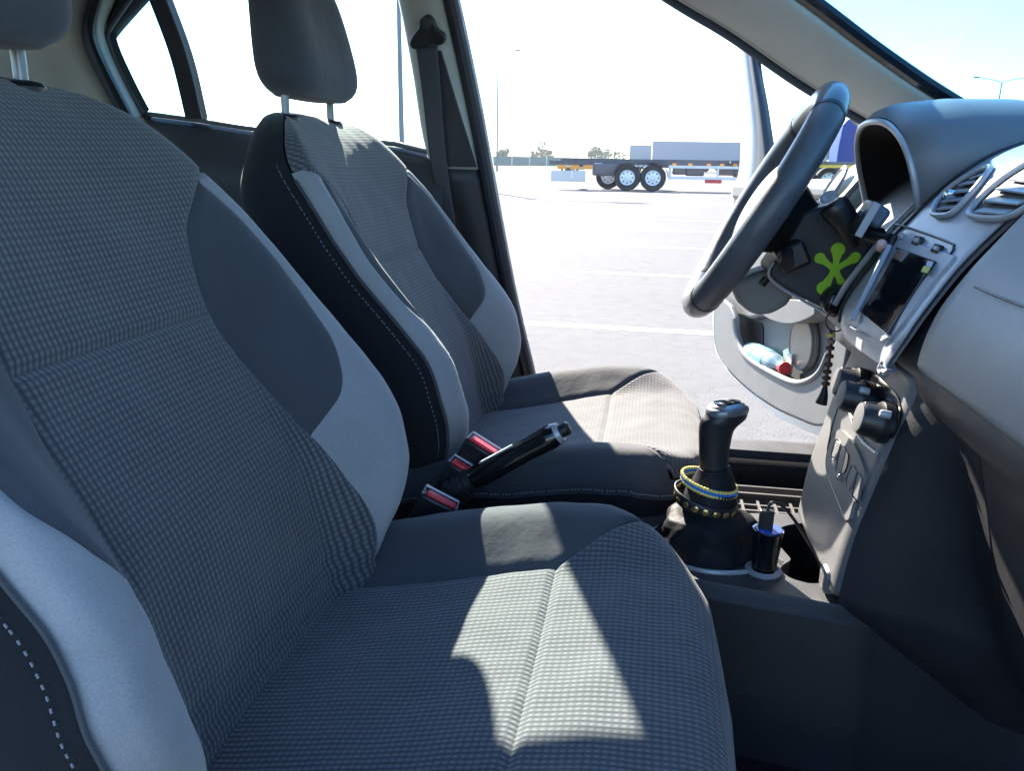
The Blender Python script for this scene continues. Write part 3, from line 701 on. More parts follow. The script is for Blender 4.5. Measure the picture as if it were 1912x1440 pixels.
def make_seat():
    s = thing('car_seat', 'grey car seat', 'car seat', (-.2, 0, .4), 'front seats')
    # backrest
    panel('backrest_insert', (-.055, .452), lambda t: -wn(t), lambda t: wi(t), M_waf, s, 110, 40)
    panel('backrest_top', (.4521, .558), lambda t: -wo(t), lambda t: wo(t), M_waf, s, 26, 40, edge=.0)
    for sg in (-1, 1):
        wj = wi if sg > 0 else wn
        panel('dark_bolster_panel', (.149, .437), lambda t: wj(t), lambda t: max(wj(t)+.0005, wd(t)), M_dark, s, 60, 10, sg)
        def left(t): return max(wj(min(t, .452)), wd(t)) if .149 <= t <= .437 else wj(min(t, .452))
        panel('light_bolster_panel', (-.02, .451), left, lambda t: max(left(t)+.0004, wos(t, sg)), M_light, s, 90, 12, sg)
    # rim going round: side cloth
    ol = [(-wos(t, -1), t) for t in np.linspace(-.02, .558, 70)]+[(wo(t), t) for t in np.linspace(.558, -.02, 70)]
    V = []; F = []; prof = [(0, 0), (.004, -.006), (.010, -.025), (.011, -.05), (.004, -.075), (-.012, -.095), (-.035, -.105)]
    O = [np.array(q) for q in ol]; offs = []
    for i, q in enumerate(O):
        tg = O[min(i+1, len(O)-1)]-O[max(i-1, 0)]; nrm = np.array([-tg[1], tg[0]]); nrm /= np.linalg.norm(nrm)+1e-9
        nrm = nrm if nrm@np.array([q[0], max(0, q[1]-.35)*2+1e-6]) > 0 else -nrm
        e0 = front(q[0], q[1])-.001
        for o_, d_ in prof:
            k = sm((q[1]+.02)/.1)
            P2 = q+nrm*o_; V.append(BK(P2[0], P2[1], e0*(1+0*k)+d_*(1-.25*sm((q[1]-.42)/.13))-(e0+.02)*min(1, -d_/.1)*.6))
    m_ = len(prof)
    for i in range(len(O)-1):
        for k in range(m_-1): F.append((i*m_+k, i*m_+k+1, (i+1)*m_+k+1, (i+1)*m_+k))
    recalc(mesh('side_cover', V, F, M_black, s, sharp=70))
    bl = [V[i*m_+m_-1] for i in range(len(O))]
    c_ = sum(bl)/len(bl)
    V2 = bl+[c_]; recalc(mesh('back_panel', V2, [(i, i+1, len(bl)) for i in range(len(bl)-1)]+[(len(bl)-1, 0, len(bl))], M_black, s))
    for sg in (-1, 1):
        pts = [BK(sg*(wos(t, sg)+.002), t, front(sg*wos(t, sg), t)+.0005) for t in np.linspace(.0, .44, 120)]
        tube('piping', pts, .0022, M_dark, s, 6)
        pts = [BK(sg*(wos(t, sg)+.0070), t, front(sg*wos(t, sg), t)-.0125) for t in np.linspace(.0, .47, 140)]
        stitches('stitching', pts, s)
    # lower edge roll of the two light bolsters
    for sg in (-1, 1):
        rings = []
        for k, t in enumerate((-.022, -.03, -.036)):
            pass
    # headrest
    hr = thing_part('headrest', s)
    hp = loft('headrest', HEADR, M_head, s, True, 60)
    for sg in (-1, 1):
        y = sg*.0865
        tube('headrest_post', [(-.573, y, 1.02), (-.573, y, 1.06), (-.572, y, 1.12)], .0062, M_steel, s, 12)
        lathe('post_sleeve', [(.019, -.012), (.020, .0), (.017, .004), (.0085, .006)], (-.573, y, 1.060), (0, 0, 1), M_blk, s, 20, 1.0)
    # cushion
    ypanel('cushion_insert', M_waf, s, -.15, .15, lambda y: -.355, xs_, 40, 70)
    ypanel('cushion_front', M_waf, s, -.2355, .2355, xs_, lambda y: CO(abs(y)), 80, 44)
    for sg in (-1, 1):
        a, b = (.15, .2644) if sg > 0 else (-.2644, -.15)
        ypanel('cushion_bolster', M_dark, s, a, b, lambda y: -.355, xs_, 18, 60)
    # skirt under the cushion edge: cloth band, then black base
    oo = [(-.355, -.2644)]+[(x, -.2644) for x in np.linspace(-.33, -.03, 20)]+cush_out+[(x, .2644) for x in np.linspace(-.03, -.33, 20)]+[(-.355, .2644)]
    def skirt(name, steps, m, sh=70, uv=False):
        V = []; F = []; UVs = []; n_ = len(steps); L_ = 0
        for i, q in enumerate(oo):
            p = np.array(q); tg = np.array(oo[min(i+1, len(oo)-1)])-np.array(oo[max(0, i-1)]); nr = np.array([tg[1], -tg[0]]); nr /= np.linalg.norm(nr)+1e-9
            if i: L_ += np.linalg.norm(p-np.array(oo[i-1]))
            z0 = cz(p[0], p[1])
            for o_, dz in steps:
                P2 = p+nr*o_; V.append((P2[0], P2[1], z0+dz)); UVs.append((L_, dz))
        for i in range(len(oo)-1):
            for k in range(n_-1): F.append((i*n_+k, i*n_+k+1, (i+1)*n_+k+1, (i+1)*n_+k))
        return recalc(mesh(name, V, F, m, s, UVs, sharp=sh)), V, n_
    _, V, n_ = skirt('cushion_band', [(-.0005, .0), (.002, -.006), (.004, -.014), (.004, -.022), (.0015, -.026)], M_dark)
    tube('cushion_piping', [V[i*n_+4] for i in range(len(oo))], .0028, M_dark, s, 6)
    stitches('cushion_stitching', [np.array(V[i*n_+3])+np.array([0, 0, .001])+(np.array([V[i*n_+3][0]*.0, math.copysign(.0012, V[i*n_+3][1]), 0])) for i in range(len(oo))], s, r=.0008)
    skirt('seat_base', [(.000, -.027), (.003, -.034), (.002, -.06), (-.008, -.10), (-.02, -.15), (-.03, -.155)], M_skirt)
    return s
def thing_part(*a): return None
# headrest shape: side profile in x,z, crowned front with a dished centre
HEADR = []
hz0, hz1 = 1.092, 1.290
for i in range(23):
    v = i/22; z = hz0+(hz1-hz0)*v
    e = (1-abs(2*v-1)**5)**.5 if 0 < v < 1 else .30
    e = max(e, .30)
    hw = .135*(1-.16*v**2)*(.55+.45*e)
    xf = -.512-.050*v**1.5-.030*(1-e); xb = -.618-.006*v+.024*(1-e)
    r = []
    for k in range(44):
        a = 2*math.pi*k/44; c, s_ = math.cos(a), math.sin(a)
        X = math.copysign(abs(c)**.8, c); Yv = math.copysign(abs(s_)**.55, s_)
        x = (xf+xb)/2+(xf-xb)/2*X
        if c > 0: x -= .012*(math.cos(min(1, abs(Yv))*math.pi/2)**2)*math.sin(math.pi*v)
        r.append((x, hw*Yv, z))
    HEADR.append(r)
HSEAM = [(-.5165-.050*v**1.5-.012*abs(2*v-1)**4, -.118*(1-.16*v*v)*(1 if .1 < v < .9 else .96), hz0+(hz1-hz0)*v) for v in np.linspace(.06, .94, 24)]
seat = make_seat()
seat['label'] = 'near front passenger seat in grey waffle cloth, sunlit patches on its cushion'
YP, YD, DX = .594, 1.262, .0224
def copytree(o, parent=None):
    c = o.copy(); scn.collection.objects.link(c)
    if parent is not None:
        inv = o.matrix_parent_inverse.copy(); c.parent = parent; c.matrix_parent_inverse = inv
    for ch in list(o.children): copytree(ch, c)
    return c
seat2 = copytree(seat)
seat.location = Vector(seat.location)+Vector((0, YP, 0))
seat2.location = Vector(seat2.location)+Vector((DX, YD, 0)); seat2['label'] = "driver's seat behind the steering wheel, its headrest against the bright window"

# ------------------------------------------------------------------ dashboard
DF = spl([.76, .80, .83, .87, .91, .935, .96, .99, 1.015, 1.03, 1.04, 1.05], [.262, .243, .250, .268, .292, .310, .328, .352, .385, .42, .48, .60])
PF = spl([.803, .810, .822, .84, .87, .91, .935, .96, .99, 1.015, 1.03, 1.04, 1.05], [.292, .270, .260, .262, .270, .291, .308, .326, .352, .386, .425, .49, .60])
SF = spl([.55, .62, .68, .74, .785, .80], [.214, .222, .235, .249, .262, .264])
dash = thing('dashboard', 'grey dashboard with centre vents, dark touch screen and climate knobs', 'dashboard', (.45, .93, .8))
gridmesh('dash_body', lambda u, v: ((lambda z: (DF(z)+.022 if z < 1.0 else DF(z)+.022*(1-sm((z-1.0)/.05)), 1.62-1.5*u, z-.003))(.78+.268*v)), 20, 60, M_greyd, dash)
gridmesh('dash_top', lambda u, v: (.59+.42*v, 1.62-1.45*u, 1.047-.035*v+.012*math.sin(math.pi*u)), 20, 8, M_grey, dash)
def pxgrid(name, Lp, Rp, prof, off, m, parent, nu=10, nv=40, thick=.006, roll=0.0, sharp=50):
    Lc, Rc = curve([(a, b) for a, b in Lp], nv), curve([(a, b) for a, b in Rp], nv)
    def f(u, v):
        i = v*(len(Lc)-1); j = v*(len(Rc)-1)
        a = Lc[int(i)]*(1-i % 1)+Lc[min(len(Lc)-1, int(i)+1)]*(i % 1); b = Rc[int(j)]*(1-j % 1)+Rc[min(len(Rc)-1, int(j)+1)]*(j % 1)
        q = a*(1-u)+b*u; d = off
        if roll:
            e = max(0, 1-min(u, 1-u)*(nu/2.2)); d = off-roll*e*e
        return hit(q[0], q[1], prof, d)
    return gridmesh(name, f, nu, nv, m, parent, thick=thick, sharp=sharp)
bezL = [(1975, 250), (1912, 268), (1850, 292), (1790, 330), (1740, 372), (1700, 412), (1665, 448), (1630, 492), (1598, 534), (1575, 572), (1569, 602), (1582, 636), (1650, 686)]
bezR = [(2010, 320), (1960, 350), (1905, 395), (1855, 440), (1800, 495), (1760, 543), (1718, 598), (1698, 628), (1682, 652), (1668, 672), (1662, 682), (1660, 688), (1657, 690)]
pxgrid('centre_bezel', bezL, bezR, DF, .0, M_silver, dash, 24, 70, .01, .006)
tube('bezel_edge_strip', [hit(a-2, b-1, DF, -.004) for a, b in curve(bezL[:11], 50)], .0022, M_blk, dash, 8)
tube('bezel_edge_strip', [hit(a-16, b-4, DF, -.012) for a, b in curve(bezL[1:10], 50)], .0042, M_silver, dash, 8)
# vents
def ribbon(name, pts, r, m, parent, prof=DF, off=.003, closed=True, n=60):
    c = curve(pts, n, closed); P = [hit(a, b, prof, off) for a, b in c]
    if closed: P.append(P[0]); P.append(P[1])
    return tube(name, P, r, m, parent, 8, cap=not closed)
def area(name, pts, m, parent, prof=DF, off=.002, th=.003, n=48, bevel=0, closed=True):
    c = curve(pts, n, True); P = [hit(a, b, prof, off) for a, b in c]
    bm = bmesh.new(); k = len(P); cen = sum(P)/k
    cc = hit(sum(q[0] for q in c)/k, sum(q[1] for q in c)/k, prof, off)
    A = [bm.verts.new(tuple(p)) for p in P]; A2 = [bm.verts.new(tuple(hit((a*.5+.5*sum(q[0] for q in c)/k), (b*.5+.5*sum(q[1] for q in c)/k), prof, off))) for a, b in c]
    B = [bm.verts.new((p[0]+th, p[1], p[2])) for p in P]; Cc = bm.verts.new(tuple(cc))
    for i in range(k):
        j = (i+1) % k; bm.faces.new((A[i], A[j], A2[j], A2[i])); bm.faces.new((A2[i], A2[j], Cc)); bm.faces.new((A[j], A[i], B[i], B[j]))
    bmesh.ops.recalc_face_normals(bm, faces=bm.faces)
    return fromb(name, bm, m, parent, True, 40, bevel)
def vent(pts, slat_pairs, lb):
    v = area('vent', pts, M_rub, dash, DF, .0025, .002); v['label'] = lb
    ribbon('vent_rim', pts, .0034, M_silver, v, DF, .005)
    for (a, b) in slat_pairs:
        p, q = hit(*a, DF, .005), hit(*b, DF, .005); d = q-p; d_ = d/np.linalg.norm(d)
        M_ = axes(d_, (-1, 0, -.4)); V, F = boxdata((p+q)/2, (.010, .0018, np.linalg.norm(d)), M_); mesh('slat', V, F, M_silver, v, smooth=False)
    return v
vent([(1742, 398), (1752, 372), (1780, 345), (1822, 320), (1848, 312), (1838, 330), (1812, 362), (1782, 394), (1762, 402)],
     [((1756, 388), (1785, 386)), ((1764, 374), (1798, 371)), ((1778, 358), (1812, 354)), ((1797, 343), (1826, 338)), ((1818, 330), (1838, 325))], 'left centre air vent')
vent([(1812, 402), (1822, 380), (1850, 352), (1890, 322), (1935, 298), (1990, 285), (1985, 330), (1935, 372), (1895, 400), (1860, 408)],
     [((1828, 392), (1886, 396)), ((1845, 372), (1910, 378)), ((1868, 350), (1932, 358)), ((1895, 332), (1950, 338)), ((1925, 315), (1972, 320))], 'right centre air vent')
lathe('vent_knob', [(.004, 0), (.006, .004), (.005, .010), (.001, .012)], hit(1783, 366, DF, .006), (-1, 0, .3), M_chrome, dash, 12)
# button row
ribbon('button_panel_groove', [(1668, 428), (1680, 420), (1772, 452), (1780, 462), (1772, 478), (1700, 570), (1660, 622), (1640, 632), (1608, 612)], .0012, M_blk, dash, DF, .001, False)
for (cx_, cy_, s_, nm) in ((1683, 440, .013, 'lock_button'), (1714, 450, .020, 'hazard_button'), (1750, 465, .018, 'demister_button')):
    b_ = box(nm, hit(cx_, cy_, DF, .003), (.006, s_*1.0, s_*.55), M_piano if nm != 'lock_button' else M_silver, dash, rot('Y', 25), .0015)
    box('button_face', hit(cx_-3, cy_-2, DF, .0068), (.002, s_*.62, s_*.22), M_silver, b_, rot('Y', 25))
# touch screen unit
area('radio_surround', [(1655, 452), (1668, 444), (1770, 474), (1775, 486), (1742, 524), (1697, 586), (1660, 632), (1647, 639), (1600, 612), (1590, 598)], M_silver, dash, DF, .003, .01, 80)
def quad(name, q, prof, off, m, parent, th=.004):
    P = [hit(*p, prof, off) for p in q]; return slab(name, P, (-1, 0, .35), th, m, parent, .0012)
rs = quad('radio_screen', [(1672, 460), (1744, 486), (1655, 625), (1600, 578)], DF, .007, M_screen, dash)
rs['label'] = 'dark touch screen with a small yellow sticker'
quad('sticker', [(1725, 496), (1737, 499), (1731, 510), (1719, 507)], DF, .0092, mat('yellow_sticker', (.55, .60, .12), .5), rs, .0006)
quad('sticker_tab', [(1732, 486), (1742, 489), (1738, 499), (1728, 496)], DF, .0094, mat('pale_sticker', (.45, .50, .62), .5), rs, .0006)
box('radio_side_bar', (hit(1660, 460, DF, .010)+hit(1592, 596, DF, .010))/2, (.006, .005, np.linalg.norm(hit(1660, 460, DF)-hit(1592, 596, DF))), M_silver, dash, axes(hit(1660, 460, DF)-hit(1592, 596, DF)), .001)
pxgrid('lower_lip', [(1584, 606), (1592, 612), (1600, 618)], [(1648, 640), (1654, 636), (1660, 630)], DF, .004, M_silver, dash, 8, 6, .004)
# passenger side panel
def ppan(u, v):
    z = .808+.240*v; y = .797-.69*u; e = max(0, 1-u*.68/.012); x = PF(z)-.006+.012*e*e
    x += .004*math.sin(u*3); return (x, y, z)
gridmesh('airbag_panel', ppan, 40, 70, M_pad, dash, thick=.01, flip=True)
gridmesh('airbag_panel_underside', lambda u, v: (PF(.808)-.004+.10*v, .784-.66*u, .808-.012*v), 10, 6, M_greyd, dash, flip=True)
PF2 = lambda z: PF(z)-.006
tube('airbag_seam', [hit(a, b, PF2, .0006) for a, b in curve([(1820, 535), (1860, 552), (1912, 572), (1980, 600)], 12)], .0011, M_blk, dash, 6)
# lower dash, glove box
def lowd(y, z):
    g_ = np.interp(z, [.40, .47, .55, .65, .75, .80], [.50, .42, .355, .315, .292, .285]); s_ = SF(max(z, .55))+.004
    s_ = s_ if z > .55 else s_+(.55-z)*1.3
    k = sm((y-.735)/.075); return g_*(1-k)+s_*k
gridmesh('lower_dash', lambda u, v: (lowd(.805-.69*u, .795-.36*v), .805-.69*u, .795-.36*v), 60, 40, M_lowd, dash)
zs = np.linspace(.785, .60, 14)
tube('glovebox_gap', [np.array([lowd(y, z)-.0005, y, z]) for z, y in [(z, .700-.02*math.sin(math.pi*(z-.6)/.185)) for z in zs]], .003, M_blk, dash, 8)
slab('glovebox_lid', [(lowd(y, z)-.006, y, z) for y, z in [(.690, .775), (.670, .69), (.66, .60), (.50, .585), (.30, .585), (.15, .60), (.14, .775), (.4, .78)]], (-1, 0, .1), .008, M_lowd, dash, .003)
slab('dash_side_wall', [(SF(.78)+.03, .806, .79), (.8, .806, .79), (.8, .806, .30), (.55, .806, .30), (.235, .806, .548), (SF(.6)+.02, .806, .6)], (0, -1, 0), .01, M_lowd, dash)
# centre stack
def stk(u, v):
    y = .798+.262*u; z = .800-.245*v; e = max(0, 1-min(u, 1-u)*.262/.022); sh = .018*(1-math.sqrt(max(0, 1-e*e)))
    w_ = .10*v*(u-.5)
    return (SF(z)+sh, y-w_*(.4 if u > .5 else .1), z)
gridmesh('centre_stack', stk, 44, 40, M_stack, dash, thick=.008)
slab('stack_far_side', [(SF(.79)+.02, 1.052, .79), (.45, 1.052, .79), (.45, 1.045, .36), (.27, 1.045, .50), (SF(.56)+.012, 1.045, .552)], (0, 1, 0), .01, M_greyd, dash)
area('knob_recess', [(1585, 760), (1588, 720), (1600, 698), (1618, 688), (1650, 712), (1676, 742), (1680, 775), (1668, 812), (1650, 820), (1622, 806), (1606, 782)], M_piano, dash, SF, .0015, .002)
ribbon('recess_trim', [(1583, 735), (1586, 765), (1598, 800), (1612, 826), (1636, 846)], .0022, M_silver, dash, SF, .002, False)
ribbon('panel_groove', [(1600, 692), (1575, 735), (1556, 790), (1545, 840)], .0012, M_blk, dash, SF, .000, False)
for k, (a, b) in enumerate(((1601, 722), (1612, 748), (1650, 792))):
    p = hit(a+8, b, SF, .0); ax_ = np.array([-.98, .0, .18])
    kn = lathe('climate_knob', [(.0215, 0), (.0215, .010), (.0185, .014), (.0175, .026), (.0160, .029)], p, ax_, M_blk, dash, 32)
    lathe('knob_cap', [(.0155, .0), (.0155, .0016), (.012, .0022), (.001, .0022)], p+ax_*.0288, ax_, M_stack, kn, 28)
    box('knob_grip', p+ax_*.020+np.array([0, 0, 0]), (.012, .005, .037), M_blk, kn, axes(ax_)@np.eye(3)[:, [2, 1, 0]] if False else None, .0015)
    lathe('knob_pointer', [(.0042, 0), (.0042, .008), (.003, .010)], p+np.array([-.006, -.022 if k else .0, .016]), ax_, M_silver, kn, 12)
sp = [(1566, 803), (1580, 812), (1598, 838), (1612, 872), (1614, 888), (1604, 915), (1592, 942), (1582, 972), (1568, 945), (1552, 905), (1543, 875), (1545, 845), (1553, 818)]
pl_ = area('switch_panel', sp, M_stack, dash, SF, .0035, .004, 60)
ribbon('switch_panel_groove', sp, .0010, M_blk, pl_, SF, .001)
for q in ([(1561, 822), (1569, 828), (1560, 858), (1552, 852)], [(1572, 836), (1579, 842), (1569, 884), (1561, 874)], [(1591, 870), (1599, 880), (1588, 912), (1580, 900)], [(1602, 884), (1608, 892), (1600, 935), (1592, 925)]):
    quad('switch', q, SF, .0055, M_stack, pl_, .004)
    ribbon('switch_gap', q, .0008, M_blk, pl_, SF, .0035)
area('round_socket', [(1577, 842), (1583, 850), (1580, 872), (1573, 884), (1569, 872), (1571, 852)], M_piano, pl_, SF, .0048, .003, 24)
lathe('indicator', [(.004, 0), (.004, .002), (.002, .003)], hit(1569, 892, SF, .005), (-1, 0, .2), M_chrome, pl_, 12)
# cluster hood
AR = [(1.112, .925), (1.094, .955), (1.086, .985), (1.092, 1.012), (1.115, 1.034), (1.16, 1.050), (1.22, 1.058), (1.30, 1.060), (1.37, 1.054), (1.42, 1.036), (1.445, 1.005), (1.45, .965), (1.445, .925)]
AR = [(1.086+(a-1.086)*.74, b) for a, b in AR]
arc = curve(AR, 48)
ax0 = lambda z: .338-(z-.925)*.33
cyc, czc = 1.215, .94
def ring(dx, sc, dz, xlim=None, down=0):
    r = []
    for p in arc:
        y = cyc+(p[0]-cyc)*sc; z = czc+(p[1]-czc)*sc+dz*sm((p[1]-.94)/.06); r.append(np.array([ax0(p[1])+dx, y, z]))
    return r
def lring(nm, rs, m, par):
    V = []; F = []; n = len(rs[0])
    for r in rs: V += r
    for i in range(len(rs)-1):
        for k in range(n-1): F.append((i*n+k, i*n+k+1, (i+1)*n+k+1, (i+1)*n+k))
    return recalc(mesh(nm, V, F, m, par, sharp=60))
lring('cluster_hood', [ring(.0, 1.03, .003), ring(.010, 1.09, .007), ring(.03, 1.13, .010), ring(.08, 1.17, .010), ring(.15, 1.22, .004), ring(.25, 1.28, -.012), ring(.33, 1.32, -.03)], M_grey, dash)
tube('cluster_lip', ring(-.001, 1.01, .0), .0045, M_silver, dash, 8)
lring('cluster_hood_inside', [ring(.0, 1.0, 0), ring(.03, .95, -.004), ring(.085, .90, -.012)], M_blk2, dash)
slab('instrument_face', [(p[0]+.084, cyc+(p[1]-cyc)*.92, p[2]*1.0-.004) for p in arc[2:-2]] if False else [q for q in ring(.083, .91, -.012)], (-1, 0, .2), .005, mat('instrument_glass', (.022, .020, .020), .35, noise=.2), dash)
slab('cluster_shelf', [(.335, 1.05, .926), (.335, 1.48, .926), (.46, 1.48, .93), (.46, 1.05, .93)], (0, 0, 1), .02, M_greyd, dash)
# knee panel below the cluster, driver side
gridmesh('knee_panel', lambda u, v: (.335+.03*v+.01*math.sin(3*u), 1.07+.53*u, .915-.24*v), 12, 10, M_greyd, dash, thick=.01, flip=True)
gridmesh('driver_side_top', lambda u, v: (DF(.93+.118*v)-.006, 1.45+.16*u, .93+.118*v), 8, 16, M_grey, dash, thick=.008, flip=True)
lathe('side_vent', [(.038, 0), (.040, .006), (.034, .008), (.030, .004), (.001, .004)], (.318, 1.535, .965), (-1, 0, .5), M_silver, dash, 32)

# ------------------------------------------------------------------ steering column and wheel
NW = np.array([-.877, .040, .480]); NW /= np.linalg.norm(NW); WC = np.array([.158, 1.262, .944]); UPW = np.array([.480, 0, .877]); LTW = np.cross(UPW, NW); LTW /= np.linalg.norm(LTW); LTW = LTW*math.copysign(1, LTW[1])
def wp(a, r, o=0): return WC+r*(math.sin(a)*LTW+math.cos(a)*UPW)+NW*o
sw = thing('steering_wheel', 'dark leather steering wheel seen edge-on with smoother top and bottom sections', 'steering wheel', tuple(WC))
RW, rw = .170, .0245
def arcm(nm, a0, a1, m, r=rw, par=None):
    n = max(8, int(abs(a1-a0)/(2*math.pi)*96)); return tube(nm, [wp(a0+(a1-a0)*i/n, RW) for i in range(n+1)], r, m, par or sw, 20, .92, up=NW)
arcm('rim_top_insert', R(-38), R(38), M_wheel2)
arcm('rim_leather', R(38), R(150), M_wheel); arcm('rim_leather', R(-150), R(-38), M_wheel)
arcm('rim_bottom_insert', R(150), R(210), M_wheel2)
for a in (38, 150, -38, -150): arcm('rim_joint', R(a-1.2), R(a+1.2), M_blk, rw+.0008)
stitch_p = [wp(R(a), RW-rw*.98, .004) for a in np.linspace(42, 146, 160)]
multi('rim_stitching', [tube_data([stitch_p[i], stitch_p[i+1]], .0007, 4) for i in range(0, 158, 2)], M_blk, sw)
# hub
def hub(u, v):
    a = 2*math.pi*u; r = .112*v; ex = (1+.18*abs(math.sin(a))**2); return WC+r*ex*(math.sin(a)*LTW+math.cos(a)*UPW*.88)+NW*(.016-.034*v**3)
gridmesh('airbag_cover', hub, 40, 14, M_wheel2, sw, closeu=True)
for a in (88, -88, 152, -152):
    tube('spoke', [wp(R(a), .05, -.022), wp(R(a), .10, -.022), wp(R(a*1.0), .160, -.008)], [.026, .019, .013], M_wheel, sw, 12, .55, up=NW)
loft('hub_back', [[WC+NW*(-o)+rr*(math.sin(t)*LTW+math.cos(t)*UPW) for t in np.linspace(0, 2*math.pi, 25)[:-1]] for o, rr in ((.022, .07), (.04, .058), (.065, .045), (.085, .040))], M_blk, sw)
col = thing('steering_column', 'dark steering column shroud between wheel and dashboard', 'steering column', (.26, 1.262, .89))
YC = 1.205
cp_ = [at(*q, y=YC) for q in ((1500, 398), (1560, 378), (1650, 436), (1662, 470), (1612, 566), (1572, 594), (1480, 548), (1440, 520), (1436, 506), (1462, 468))]
slab('column_shroud', cp_, (0, -1, 0), .115, M_greyd, col, .008, 3)
eg = [at(*q, y=YC-.001) for q in ((1662, 470), (1612, 568), (1572, 595), (1480, 550), (1442, 524), (1436, 506), (1445, 490))]
tube('shroud_edge', [np.array(p) for p in curve(eg, 40)], .0022, M_silver, col, 8)
lc = [at(*q, y=1.245) for q in ((1362, 528), (1440, 500), (1490, 545), (1470, 572), (1440, 590), (1405, 590), (1378, 566))]
slab('lit_lower_shroud', lc, (0, -1, 0), .07, M_doorp, col, .012, 3)  # sunlit part of the shroud, the light put in as a paler grey
tube('tilt_lever_slot', [at(1422, 532, y=1.243), at(1432, 520, y=1.243)], .006, M_blk, col, 8)
# stalk switch blocks
p0 = at(1478, 478, y=1.185)
sb = box('stalk_housing', p0, (.040, .045, .036), M_blk, col, rot('Y', -28), .005)
tube('light_stalk', [p0, p0+np.array([-.012, -.03, .01]), at(1470, 492, y=1.12)], [.008, .007, .010], M_blk, col, 10)
st = [at(*q, y=1.14) for q in ((1598, 460), (1590, 440), (1578, 412), (1562, 392), (1552, 378))]
tube('audio_stalk', curve(st, 16), [float(np.interp(i/16, [0, .2, .45, .8, .95, 1], [.006, .011, .017, .020, .018, .012])) for i in range(len(curve(st, 16)))], M_blk, col, 18)
lathe('stalk_button', [(.011, 0), (.011, .002), (.008, .003), (.006, .002), (.001, .002)], at(1552, 377, y=1.128)+np.array([-.004, 0, .006]), (-.6, -.5, .7), M_silver, col, 20)
tube('wiper_stalk', [at(1585, 430, y=1.20), at(1605, 425, y=1.14), at(1640, 440, y=1.10)], [.008, .009, .011], M_blk, col, 12)
# phone holder clipped beside the column
ph = thing('phone_holder', 'slim dark phone holder standing upright beside the cluster', 'phone holder', tuple(at(1615, 420, y=1.08)))
a_, b_ = at(1593, 440, y=1.09), at(1630, 376, y=1.09); d_ = (b_-a_); L_ = np.linalg.norm(d_)
Mh = axes(d_, (0, -1, 0)); box('holder_plate', (a_+b_)/2, (.045, .009, L_), M_blk, ph, Mh, .003)
box('holder_edge', (a_+b_)/2+Mh@np.array([0.0235, 0, 0]), (.002, .0095, L_*.96), M_silver, ph, Mh, .0006)
box('holder_clamp', at(1630, 400, y=1.10), (.030, .035, .028), mat('blue_grey_plastic', (.10, .14, .20), .3), ph, rot('Y', 30), .006)
tube('holder_arm', curve([at(1625, 415, y=1.10), at(1618, 436, y=1.09), at(1640, 444, y=1.07), at(1664, 446, y=1.05)], 16), .007, M_blk, ph, 10)
tube('charging_cable', curve([at(1672, 440, y=1.04), at(1655, 478, y=1.03), at(1632, 520, y=1.03), at(1606, 560, y=1.04), at(1590, 590, y=1.06)], 30), .0032, M_blk, ph, 8)
lathe('cable_plug', [(.006, 0), (.006, .016), (.003, .02)], at(1645, 462, y=1.035), (-.2, -.8, .3), mat('pink_plug', (.6, .40, .36), .4), ph, 12)
# ignition barrel, key and keychain
ig = lathe('ignition_lock', [(.023, 0), (.023, .02), (.019, .026), (.001, .027)], at(1562, 560, y=1.20), (0, -1, 0), M_blk, col, 28)
key = thing('key_and_chain', 'car key in the ignition with a hanging beaded leather keychain', 'keychain', tuple(at(1560, 590, y=1.165)))
box('key_head', at(1556, 566, y=1.166), (.020, .016, .030), M_piano, key, rot('Y', 15), .005)
kc = at(1561, 600, y=1.16); tube('key_ring', [kc+.014*np.array([math.cos(a), .15*math.sin(a), math.sin(a)]) for a in np.linspace(0, 2*math.pi, 25)], .0012, M_blk, key, 6)
kp = curve([at(*q, y=1.16) for q in ((1552, 618), (1550, 650), (1545, 690), (1541, 720))], 24)
tube('leather_strap', kp, .0052, M_brown, key, 8, .5)
for k_, i in enumerate(range(2, len(kp)-1, 3)):
    lathe('bead', [(.001, -.004), (.0062, -.002), (.0062, .002), (.001, .004)], kp[i], (0, .05, 1), M_yel if k_ == 0 else mat('dull_bead%d' % 0, (.30, .22, .18), .5) if k_ == 1 else M_brown, key, 12)
tube('tassel', [kp[-1], at(1538, 738, y=1.16), at(1533, 754, y=1.16)], [.003, .006, .0085], M_rub, key, 10)
# lime green five armed emblem stuck on the shroud
gc = at(1559, 503, y=YC-.003); em = thing('green_emblem', 'lime green five-armed splat figure stuck on the dark column shroud', 'sticker', tuple(gc))
for k, q in enumerate(((1565, 466), (1597, 481), (1531, 482), (1538, 538), (1578, 541))):
    e = at(*q, y=YC-.003); d = (e-gc); L_ = np.linalg.norm(d); d /= L_; n_ = np.array([d[2], 0, -d[0]]); rb_ = .0098 if k not in (1, 2) else .0078
    V = []; ss = []
    neck = .0034
    for s in np.linspace(0, 1, 12): ss.append((s*L_*.72, neck+(.0048-neck)*(1-s)**2*1.5+ (rb_*.62-neck)*sm((s-.45)/.55)))
    up_ = [gc+d*s+n_*w_ for s, w_ in ss]; dn = [gc+d*s-n_*w_ for s, w_ in ss]
    capp = [gc+d*(L_-.0)+rb_*(math.cos(t)*n_+math.sin(t)*d) for t in np.linspace(R(-20), R(200), 16)]
    slab('arm', [p+np.array([0, -.00015*k, 0]) for p in up_+capp+dn[::-1]], (0, -1, 0), .0026+.00015*k, M_green, em)

